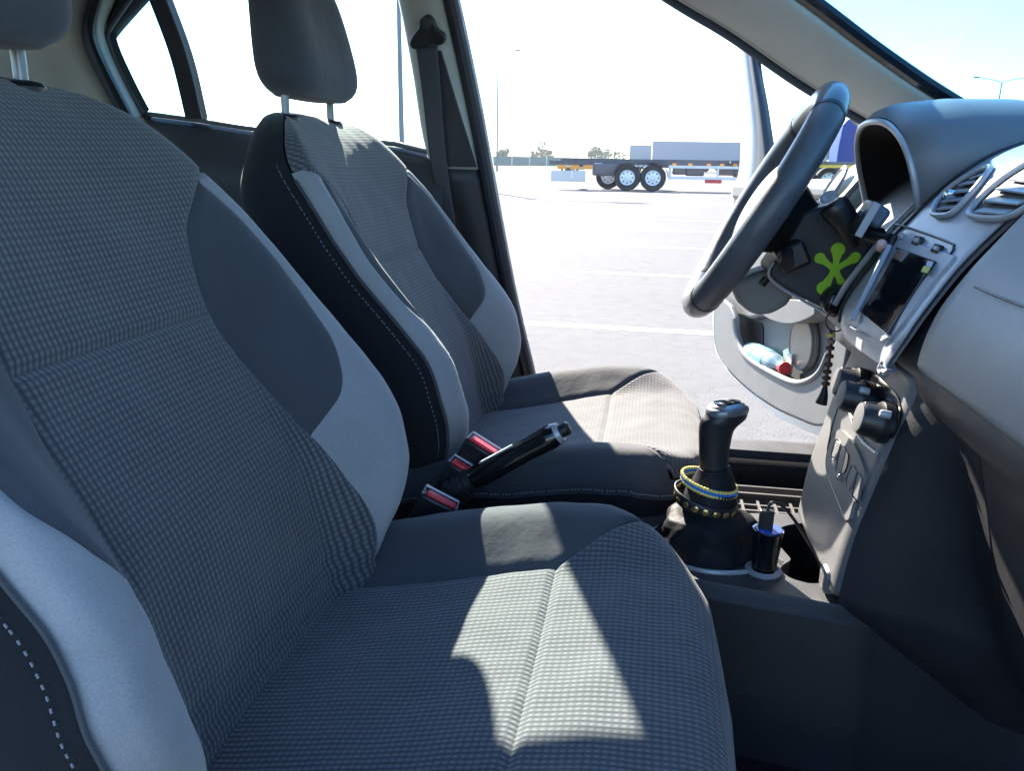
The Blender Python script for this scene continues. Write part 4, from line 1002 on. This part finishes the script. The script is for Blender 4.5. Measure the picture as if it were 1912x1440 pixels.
# ------------------------------------------------------------------ centre console
con = thing('centre_console', 'grey console between the seats with cup holders', 'console', (.1, .93, .45))
ZT = .540
outer = [(-.02, .855), (.05, .848), (.10, .840), (.17, .828), (.26, .818), (.30, .86), (.30, 1.0), (.275, 1.05), (.22, 1.052), (.14, 1.04), (.06, 1.025), (-.02, 1.01)]
oc = curve(outer, 96, True)
hole = [tuple(at(*q, z=ZT)[:2]) for q in ((1446, 1000), (1461, 984), (1496, 977), (1530, 978), (1548, 1000), (1552, 1043), (1545, 1082), (1520, 1090), (1495, 1086), (1473, 1078), (1457, 1064), (1464, 1054), (1476, 1045), (1467, 1033), (1453, 1016))]
hc = curve(hole, 60, True)
bm = bmesh.new()
A = [bm.verts.new((p[0], p[1], ZT)) for p in oc]; B = [bm.verts.new((p[0], p[1], ZT)) for p in hc]
ed = [bm.edges.new((A[i], A[(i+1) % len(A)])) for i in range(len(A))]+[bm.edges.new((B[i], B[(i+1) % len(B)])) for i in range(len(B))]
bmesh.ops.triangle_fill(bm, edges=ed, use_beauty=True)
A2 = [bm.verts.new((p[0], p[1]+(-.004 if p[1] < .93 else .004), ZT-.006)) for p in oc]; A3 = [bm.verts.new((p[0], p[1]+(-.010 if p[1] < .93 else .008), ZT-.009)) for p in oc]
A4 = [bm.verts.new((p[0], p[1]+(-.016 if p[1] < .93 else .01), ZT-.014)) for p in oc]
for P, Q in ((A, A2), (A2, A3), (A3, A4)):
    for i in range(len(P)): j = (i+1) % len(P); bm.faces.new((P[i], P[j], Q[j], Q[i]))
B2 = [bm.verts.new((p[0], p[1], ZT-.003)) for p in hc]
for i in range(len(B)): j = (i+1) % len(B); bm.faces.new((B[j], B[i], B2[i], B2[j]))
bmesh.ops.recalc_face_normals(bm, faces=bm.faces)
fromb('console_top', bm, M_con, con, True, 50)
hcx, hcy = sum(p[0] for p in hc)/len(hc), sum(p[1] for p in hc)/len(hc)
lring('cup_well', [[np.array([p[0], p[1], ZT-.003]) for p in hc+[hc[0]]], [np.array([hcx+(p[0]-hcx)*.94, hcy+(p[1]-hcy)*.94, ZT-.065]) for p in hc+[hc[0]]], [np.array([hcx, hcy, ZT-.066]) for p in hc+[hc[0]]]], M_blk, con)
box('stack_foot', (SF(.56)+.012, .842, .557), (.035, .028, .028), M_stack, con, None, .006)
slab('console_side', [(-.10, .836, .50), (.02, .832, .515), (.10, .824, .512), (.22, .806, .508), (.7, .80, .48), (.7, .80, .30), (-.1, .80, .30)], (0, -1, 0), .01, M_lowd, con) if False else None
near = sorted([p for p in oc if p[1] < .90 and p[0] < .27], key=lambda p: p[0])
nl = [(-.4, near[0][1]+.02)]+[(p[0], p[1]) for p in near]+[(.75, near[-1][1]-.004)]
lring('console_side', [[np.array([x, y-.0155, ZT-.0132]) for x, y in nl], [np.array([x, y-.027, ZT-.10]) for x, y in nl], [np.array([x, y-.030, .30]) for x, y in nl]], M_lowd, con)
slab('tunnel', [(-.6, .86, .47), (.03, .86, .47), (.03, 1.0, .47), (-.6, 1.0, .47)], (0, 0, 1), .17, M_blk, con, .01)
tube('shift_surround', [(.095+.075*math.cos(a), .93+.070*math.sin(a), ZT+.002) for a in np.linspace(0, 2*math.pi, 49)], .0032, M_silver, con, 8)
# gear lever
gl_ = thing('gear_lever', 'black gear lever with silver topped knob and leather boot', 'gear lever', (.095, .93, ZT))
GY = .93
def gp(px, py): return at(px, py, y=GY)
ax_c = [gp(1334, 886), gp(1333, 860), gp(1334, 830), gp(1337, 803), gp(1344, 782), gp(1350, 770)]
wd_ = [.0170, .0175, .0185, .0203, .0228, .0215]
rings = []
for k, (c, r) in enumerate(zip(curve(ax_c, 20), [float(np.interp(i, np.linspace(0, 20, 6), wd_)) for i in range(21)])):
    i = k/20; tilt = .38*sm((i-.5)/.5); sq = .90
    rings.append([c+np.array([r*math.cos(a)*math.cos(tilt)+(.009*sm((i-.6)/.25)*max(0, math.cos(a))**4), r*sq*math.sin(a), r*math.cos(a)*math.sin(tilt)*.35]) for a in np.linspace(0, 2*math.pi, 33)[:-1]])
loft('shift_knob', rings, M_leath, gl_)
top = rings[-1]; tc_ = sum(top)/len(top)
loft('knob_ring', [[tc_+(p-tc_)*s+np.array([0, 0, z]) for p in top] for s, z in ((1.0, -.002), (1.03, .002), (.99, .006), (.90, .008))], M_steel, gl_)
loft('knob_cap', [[tc_+(p-tc_)*s+np.array([0, 0, z]) for p in top] for s, z in ((.90, .006), (.80, .0105), (.5, .013), (.05, .014))], mat('brushed_silver', (.45, .46, .47), .28, .8, noise=.1), gl_)
loft('knob_inset', [[tc_+(p-tc_)*s_+np.array([0, 0, z]) for p in top] for s_, z in ((.66, .0105), (.64, .0135), (.40, .0145), (.05, .0148))], M_piano, gl_)
tube('lift_collar', [gp(1322, 950), gp(1330, 912), gp(1334, 892), gp(1333, 872)], [.035, .0300, .0240, .0185], M_boot, gl_, 28)
c1z = float(gp(1318, 944)[2])
def boot(u, v):
    a = 2*math.pi*u; z0 = ZT+.003; z1 = c1z-.004
    r = float(np.interp(v, [0, .10, .35, .65, .80, .90, 1], [.069, .064, .057, .054, .050, .040, .034]))
    r *= 1+.06*math.sin(5*a+3*v)*math.sin(math.pi*min(1, v*1.1))+.03*math.sin(9*a-5*v)*math.sin(math.pi*v)
    sq = 1+.10*math.cos(4*a)*(1-v)
    z = z0+(z1-z0)*v+.006*math.sin(3*a+1)*math.sin(math.pi*v)
    return (.090+.002*v+r*sq*math.cos(a), GY+r*.92*sq*math.sin(a), z)
gridmesh('leather_boot', boot, 90, 40, M_boot, gl_, closeu=True)
lathe('boot_collar', [(.030, 0), (.033, .004), (.032, .012), (.026, .016)], (.092, GY, c1z-.006), (0, 0, 1), M_leath, gl_, 28)
# bracelet of blue and yellow thread, and a studded band below it
br = thing('woven_bracelet', 'blue and yellow woven bracelet looped round the gear lever', 'bracelet', (.092, GY, .645))
c0 = gp(1324, 902); rbx = .034
e1 = np.array([.97, 0, -.22]); e2 = np.array([0, 1.0, .06])
for off_, m_, nm in ((.0035, M_yel, 'yellow_edge'), (0, M_blue, 'blue_band'), (-.0035, M_yel, 'yellow_edge')):
    D = []
    N_ = 54
    for k in range(N_):
        a = 2*math.pi*k/N_; p = c0+rbx*(math.cos(a)*e1+math.sin(a)*e2*.86)+np.array([0, 0, off_+.0006*math.sin(k*2.1)]); a2 = a+2*math.pi*1.25/N_
        q = c0+rbx*(math.cos(a2)*e1+math.sin(a2)*e2*.86)+np.array([0, 0, off_-.0006*math.sin(k*2.1)])
        D.append(tube_data([p, (p+q)/2, q], [.0012, .0024, .0012], 6))
    multi(nm, D, m_, br)
bd = thing('studded_band', 'black band with round brass studs below the bracelet', 'band', (.092, GY, .625))
c1 = gp(1318, 934); rb2 = .0365
gridmesh('band', lambda u, v: c1+(rb2+.002-.001*v)*(math.cos(2*math.pi*u)*e1+math.sin(2*math.pi*u)*e2*.88)+np.array([0, 0, .008-.016*v]), 48, 3, M_leath, bd, closeu=True, thick=.002)
for k in range(18):
    a = 2*math.pi*(k+.35)/18; nn = math.cos(a)*e1+math.sin(a)*e2*.9; p = c1+(rb2+.0022)*(math.cos(a)*e1+math.sin(a)*e2*.88)
    lathe('brass_stud', [(.0050, -.0008), (.0052, .0004), (.0040, .0014), (.0008, .0018)], p, nn, M_gold, bd, 14, 1.0, (0, 0, 1))
# usb charger and cable
ch = thing('usb_charger', 'black car charger plugged into the console beside the cup holder', 'charger', tuple(at(1425, 1066, z=ZT)))
cb0 = at(1425, 1067, z=ZT+.001); zt = np.array([.02, 0, 1.0])
lathe('socket_ring', [(.0205, 0), (.0210, .003), (.0165, .005), (.0165, .002)], cb0, (0, 0, 1), M_silver, con, 32)
lathe('charger_body', [(.0135, .002), (.0145, .012), (.0160, .036), (.0175, .050), (.0180, .0535), (.0165, .0545)], cb0, zt, M_piano, ch, 32)
lathe('charger_face', [(.0162, .0538), (.0150, .0552), (.001, .0552)], cb0, zt, mat('blue_face_plastic', (.06, .10, .50), .25), ch, 28)  # plain blue plastic on the charger top
box('usb_plug', cb0+np.array([-.003, .0, .066]), (.016, .009, .024), M_blk, ch, None, .0015)
tube('usb_cable', curve([cb0+np.array([-.003, 0, .078]), cb0+np.array([.002, 0, .088]), cb0+np.array([.018, .0, .080]), cb0+np.array([.045, -.004, .045]), cb0+np.array([.062, .006, .012]), cb0+np.array([.075, .02, -.03])], 40), .0019, M_blk, ch, 8)
tube('charging_lead', curve([at(1372, 985, z=.575), at(1395, 1000, z=.560), at(1430, 1025, z=.545), at(1462, 1050, z=.545)], 20), .0012, M_blk, ch, 6)
# handbrake
hb = thing('handbrake', 'black handbrake lever with silver push button between the seats', 'handbrake', (-.15, .945, .5))
HY = .945
a_, b_ = at(884, 893, y=HY), at(1040, 810, y=HY)
d_ = (b_-a_)/np.linalg.norm(b_-a_)
pp = [a_+(b_-a_)*t for t in np.linspace(0, 1, 14)]
tube('grip', pp, [.017, .018, .0187, .0187, .0185, .018, .0176, .0176, .017, .017, .0176, .018, .0187, .0165], M_piano, hb, 20, .85)
tube('painted_grip_highlight', [a_+(b_-a_)*t+np.array([-.004, -.004, .0150]) for t in np.linspace(.12, .52, 6)], .0036, M_silver, hb, 8, .5)  # silver strip stands in for the gloss highlight along the grip
tube('button_collar', [b_-d_*.004, b_+d_*.006], [.0155, .0125], M_silver, hb, 18)
tube('push_button', [b_+d_*.004, b_+d_*.016, b_+d_*.019], [.0088, .0088, .006], M_blk, hb, 16)
for k in range(7):
    q = a_-d_*(.004+.0075*k)-np.array([0, 0, .0015*k]); tube('boot_rib', [q-d_*.0016, q+d_*.0016], [.017+.0016*k]*2, M_rub, hb, 18)
tube('rubber_boot', [a_, a_-d_*.03, a_-d_*.055-np.array([0, 0, .03]), a_-d_*.06-np.array([0, 0, .10])], [.0145, .0185, .026, .035], M_rub, hb, 16)
# belt buckles
def buckle(c, label, yaw_, w_=.030, wide=1.0):
    t = thing('belt_buckle', label, 'buckle', tuple(c), 'belt buckles between the seats')
    dirv = np.array([-.42, .0, .62]); dirv /= np.linalg.norm(dirv)
    M_ = rot('Z', yaw_)@rot('Y', 27)
    box('buckle_body', c-M_@np.array([0, 0, .030]), (.050*wide, .022, .060), M_blk, t, M_, .004)
    box('release_button', c+M_@np.array([0.001, -.004, .0022]), (.040*wide, .013, .005), M_red, t, M_, .002)
    tube('buckle_frame', [c+M_@np.array(q) for q in ((-.023*wide, -.010, .002), (-.023*wide, .0105, .003), (.023*wide, .0105, .003), (.023*wide, -.010, .002))], .0018, M_silver, t, 6)
    tube('stalk', [c-M_@np.array([0, 0, .058]), c-M_@np.array([0, 0, .11]), c-M_@np.array([.01, 0, .17])], .010, M_blk, t, 10, .6)
buckle(at(903, 832, y=.975), 'red buttoned belt buckle standing highest beside the handbrake', -8, wide=1.0)
buckle(at(866, 872, y=.955), 'smaller red belt buckle low against the handbrake boot', -5, wide=.85)
buckle(at(822, 932, y=.885), "red belt buckle half hidden behind the near seat's cushion", 5, wide=1.0)

# ------------------------------------------------------------------ seat belt on the pillar
sbelt = thing('seat_belt', 'dark seat belt hanging from its anchor on the cream door pillar', 'seat belt', tuple(S(797, 80, -.06)))
dy_ = -.062
tri = [S(*q, dy_) for q in ((797, 27), (808, 36), (815, 52), (829, 64), (830, 76), (822, 84), (800, 84), (778, 92), (768, 90), (764, 80), (770, 66), (780, 52), (784, 36))]
slab('belt_anchor', curve(tri, 52, True), (0, -1, -.3), .016, M_blk, sbelt, .004, 3)
lathe('anchor_bolt', [(.011, 0), (.011, .004), (.006, .006)], S(795, 43, dy_-.001), (0, -1, -.3), M_greyd, sbelt, 20)
wl = [S(*q, dy_+.012) for q in ((776, 86), (789, 180), (802, 290), (820, 400), (838, 520))]
wr = [S(*q, dy_+.012) for q in ((817, 84), (824, 180), (833, 290), (848, 400), (866, 520))]
M_web = mat('belt_webbing', (.050, .054, .068), .75, noise=.1, nscale=90, bump=.5, bscale=900)
gridmesh('belt_webbing', band(curve(wl, 30), curve(wr, 30), (0, -1, -.3), .002), 8, 40, M_web, sbelt, thick=.002)
wl2 = [S(*q, dy_+.018) for q in ((812, 84), (824, 180), (833, 290), (848, 400), (862, 520))]
wr2 = [S(*q, dy_+.018) for q in ((824, 84), (838, 180), (856, 290), (868, 340), (880, 420))]

# ------------------------------------------------------------------ open front door
TH = R(76); DHN = np.array([.425, Y0+.03, 0]); DD = np.array([-math.cos(TH), math.sin(TH), 0]); DN = np.array([-math.sin(TH), -math.cos(TH), 0])
def dp(px, py, off=0.0): return onplane(px, py, DHN+DN*off, DN)
def dpts(L, off=0.0): return [dp(a, b, off) for a, b in L]
door = thing('car_door', 'open driver door with grey card, speaker and white window frame', 'car door', tuple(DHN))
outl = [(1372, 345), (1364, 400), (1352, 480), (1338, 545), (1333, 590), (1334, 640), (1350, 680), (1390, 722), (1440, 758), (1490, 782), (1530, 796), (1556, 780), (1572, 720), (1592, 640), (1612, 560), (1640, 420), (1640, 340)]
slab('door_skin', dpts([(1366, 338), (1358, 400), (1347, 480), (1331, 545), (1329, 600), (1334, 660), (1355, 695), (1400, 740), (1450, 782), (1500, 806), (1540, 822), (1580, 822), (1605, 740), (1660, 560), (1690, 330)], -.045), DN, .05, M_white, door, .012, 3)
slab('door_card', curve(dpts(outl, -.0), 90, True) if False else dpts(outl, 0), DN, .045, M_doord, door, .008, 3)
slab('door_top_sill', dpts([(1366, 342), (1364, 372), (1500, 372), (1640, 372), (1650, 345)], .025), DN, .06, M_doorp, door, .012, 3)
# armrest / upper card
up_l = [(1362, 385), (1350, 480), (1340, 545), (1350, 575), (1375, 590), (1400, 596), (1420, 590), (1434, 566), (1452, 552), (1490, 560), (1530, 556), (1600, 540), (1620, 470), (1630, 385)]
slab('upper_card', dpts(up_l, .030), DN, .035, M_doorp, door, .010, 3)
ar = [(1413, 570), (1440, 560), (1500, 562), (1520, 580), (1512, 592), (1478, 604), (1448, 600), (1424, 588)]
slab('armrest', curve(dpts(ar, .055), 40, True), DN, .055, M_doorp, door, .012, 3)
# storage bin: the low wall standing proud of the card
binp = [(1336, 548), (1333, 600), (1336, 645), (1352, 682), (1392, 724), (1442, 760), (1492, 784), (1528, 796), (1552, 782), (1568, 722), (1584, 640)]
lip = [(1566, 620), (1548, 660), (1532, 694), (1508, 712), (1480, 714), (1440, 696), (1404, 674), (1384, 652), (1374, 622), (1372, 596), (1362, 570)]
slab('door_bin', curve(dpts(binp, .062), 60)+curve(dpts(lip, .062), 60), DN, .016, M_doorp, door, .006, 3)
tube('bin_lip', curve(dpts(lip[1:10], .060), 50), .0075, M_doorp, door, 10)
bl2 = curve(dpts(binp, .05), 60)
Vb = []; Fb_ = []
for p in bl2: Vb += [p, p-DN*.055]
for i in range(len(bl2)-1): Fb_.append((2*i, 2*i+1, 2*i+3, 2*i+2))
recalc(mesh('bin_edge_wall', Vb, Fb_, M_doorp, door))
slab('painted_bin_shade', curve(dpts([(1378, 612), (1392, 603), (1416, 602), (1424, 612), (1424, 650), (1432, 690), (1404, 670), (1386, 650)], .004), 40, True), DN, .003, M_greyd, door)  # thin dark sheet, stands in for the shade inside the bin
# speaker
sc_ = dp(1505, 641, .004)
rx_, rz_ = abs((dp(1533, 641, .004)-dp(1477, 641, .004))@DD)/2, .060
M_door = np.stack([DD, np.array([0, 0, 1.]), DN], 1)
ell = lambda r, off, n=48: [sc_+M_door@np.array([r*rz_*1.0*math.cos(a), r*rz_*math.sin(a), off]) for a in np.linspace(0, 2*math.pi, n+1)]
spk = slab('speaker_rim', ell(1.08, .010)[:-1], DN, .012, M_doorp, door, .003)
D = []
for k in range(26):
    r_ = 1-0.0; t_ = -.96+1.92*k/25; h_ = math.sqrt(max(0, 1-t_*t_))
    c = sc_+M_door@np.array([0, t_*rz_, .0125]); D.append(boxdata(c, (2*h_*rz_*.96, .0016, .0016), M_door))
    c = sc_+M_door@np.array([t_*rz_, 0, .0131]); D.append(boxdata(c, (.0016, 2*h_*rz_*.96, .0012), M_door))
slab('speaker_cone', ell(.97, .0112)[:-1], DN, .001, mat('speaker_backing', (.07, .065, .06), .7), spk)
o_ = multi('speaker_grille', D, M_alu, spk)
tube('speaker_ring', ell(1.0, .0125), .003, M_doorp, spk, 8)
# window frame and glass
fo_ = [(1374, 345), (1382, 300), (1384, 200), (1379, 130), (1376, 92), (1388, 74), (1412, 70), (1440, 78), (1500, 112), (1560, 158), (1625, 225), (1650, 260)]
fi_ = [(1408, 345), (1412, 318), (1414, 260), (1408, 190), (1400, 120), (1398, 92), (1410, 84), (1436, 92), (1490, 124), (1550, 170), (1605, 226), (1630, 262)]
M_frw = mat('shaded_white_paint', (.42, .44, .44), .4, noise=.03)  # the white paint darkened, its shade put into the colour
FO, FI = curve(dpts(fo_, -.01), 80), curve(dpts(fi_, -.01), 80)
gridmesh('window_frame', band(FO, FI, DN, .008), 6, 80, M_frw, door, thick=.04)
gi_ = [(1440, 345), (1434, 318), (1428, 260), (1419, 190), (1409, 125), (1406, 98), (1414, 90), (1436, 96), (1486, 130), (1546, 176), (1600, 232), (1624, 266)]
FI2 = curve(dpts(gi_, -.01), 80)
gridmesh('window_seal', band(FI, FI2, DN, .004), 6, 80, M_seal, door, thick=.03)
slab('door_glass', dpts([(1425, 350), (1416, 250), (1402, 110), (1412, 88), (1440, 92), (1540, 160), (1640, 280), (1660, 350)], -.025), DN, .004, M_glass, door)
# bottle lying in the bin
bt = thing('plastic_bottle', 'crumpled water bottle with red cap lying in the door bin', 'bottle', tuple(dp(1440, 672, .03)))
b0, b1 = dp(1400, 655, .034), dp(1462, 686, .040)
n_ = 22; M_bot = mat('bottle_plastic', (.20, .29, .33), .12, noise=.15, nscale=60, coat=.4); M_lab = mat('bottle_label', (.16, .42, .48), .35, noise=.5, nscale=45)
tube('bottle_body', [b0+(b1-b0)*i/n_ for i in range(n_+1)], [.026*float(np.interp(i/n_, [0, .06, .7, .85, .93, 1], [.7, 1, 1, .8, .42, .40]))*(1+.05*math.sin(i*1.9)) for i in range(n_+1)], M_bot, bt, 20)
tube('bottle_label', [b0+(b1-b0)*t for t in (.22, .3, .4, .5, .6, .66)], [.0271]*6, M_lab, bt, 20)
db = (b1-b0)/np.linalg.norm(b1-b0); tube('bottle_cap', [b1-db*.001, b1+db*.014], .0155, M_red, bt, 20)
tp = thing('paper_wrap', 'pale green folded wrapper standing beside the speaker in the door bin', 'wrapper', tuple(dp(1470, 670, .02)))
slab('folded_sheet', dpts([(1462, 655), (1474, 648), (1480, 670), (1476, 700), (1464, 696)], .018), DN, .004, mat('pale_green_paper', (.30, .48, .42), .6, noise=.1), tp, .001)
slab('folded_sheet', dpts([(1468, 660), (1478, 662), (1476, 702), (1468, 700)], .026), DN, .003, mat('paper_white', (.55, .6, .58), .6), tp, .001)

# ------------------------------------------------------------------ driver's floor mat
fm = thing('floor_mat', 'ridged rubber floor mat in the driver footwell', 'floor mat', (.3, 1.3, .34))
slab('mat_tray', [(.0, 1.10, .375), (.62, 1.10, .375), (.62, 1.515, .375), (.0, 1.515, .375)], (0, 0, 1), .012, M_mat, fm, .003)
for yy in np.arange(1.13, 1.47, .026): box('ridge', (.30, yy, .378), (.60, .005, .008), M_mat, fm)
for xx in np.arange(.02, .60, .030): box('ridge', (xx, 1.29, .3785), (.005, .35, .009), M_mat, fm)
for yy in (1.475, 1.510): box('mat_rim', (.30, yy, .382), (.62, .010, .020), M_mat, fm, None, .003)
# wire loop showing between the seats
wr_ = tube('seat_rail', [(-.30, 1.03, .43), (-.10, 1.025, .435), (.02, 1.02, .43)], .007, M_silver); tag(wr_, 'thin metal rail low beside the driver seat cushion', 'rail')
tag(wr_, 'metal seat rail between console and driver seat', 'rail')

# ------------------------------------------------------------------ volume added to wash out the far lot like veiling glare
hz = box('glare_haze', (0, 240, 19.5), (760, 540, 41), mat('glare_haze_air', (1, 1, 1)))
hm = bpy.data.materials.new('glare_haze_volume'); hm.use_nodes = True; ht = hm.node_tree; ht.nodes.clear()
ho = ht.nodes.new('ShaderNodeOutputMaterial'); hv = ht.nodes.new('ShaderNodeVolumePrincipled'); hv.inputs['Color'].default_value = (.95, .97, 1, 1)
hv.inputs['Density'].default_value = .00025; hv.inputs['Anisotropy'].default_value = .35; ht.links.new(hv.outputs[0], ho.inputs['Volume'])
hz.data.materials.clear(); hz.data.materials.append(hm); kind(hz, 'stuff')
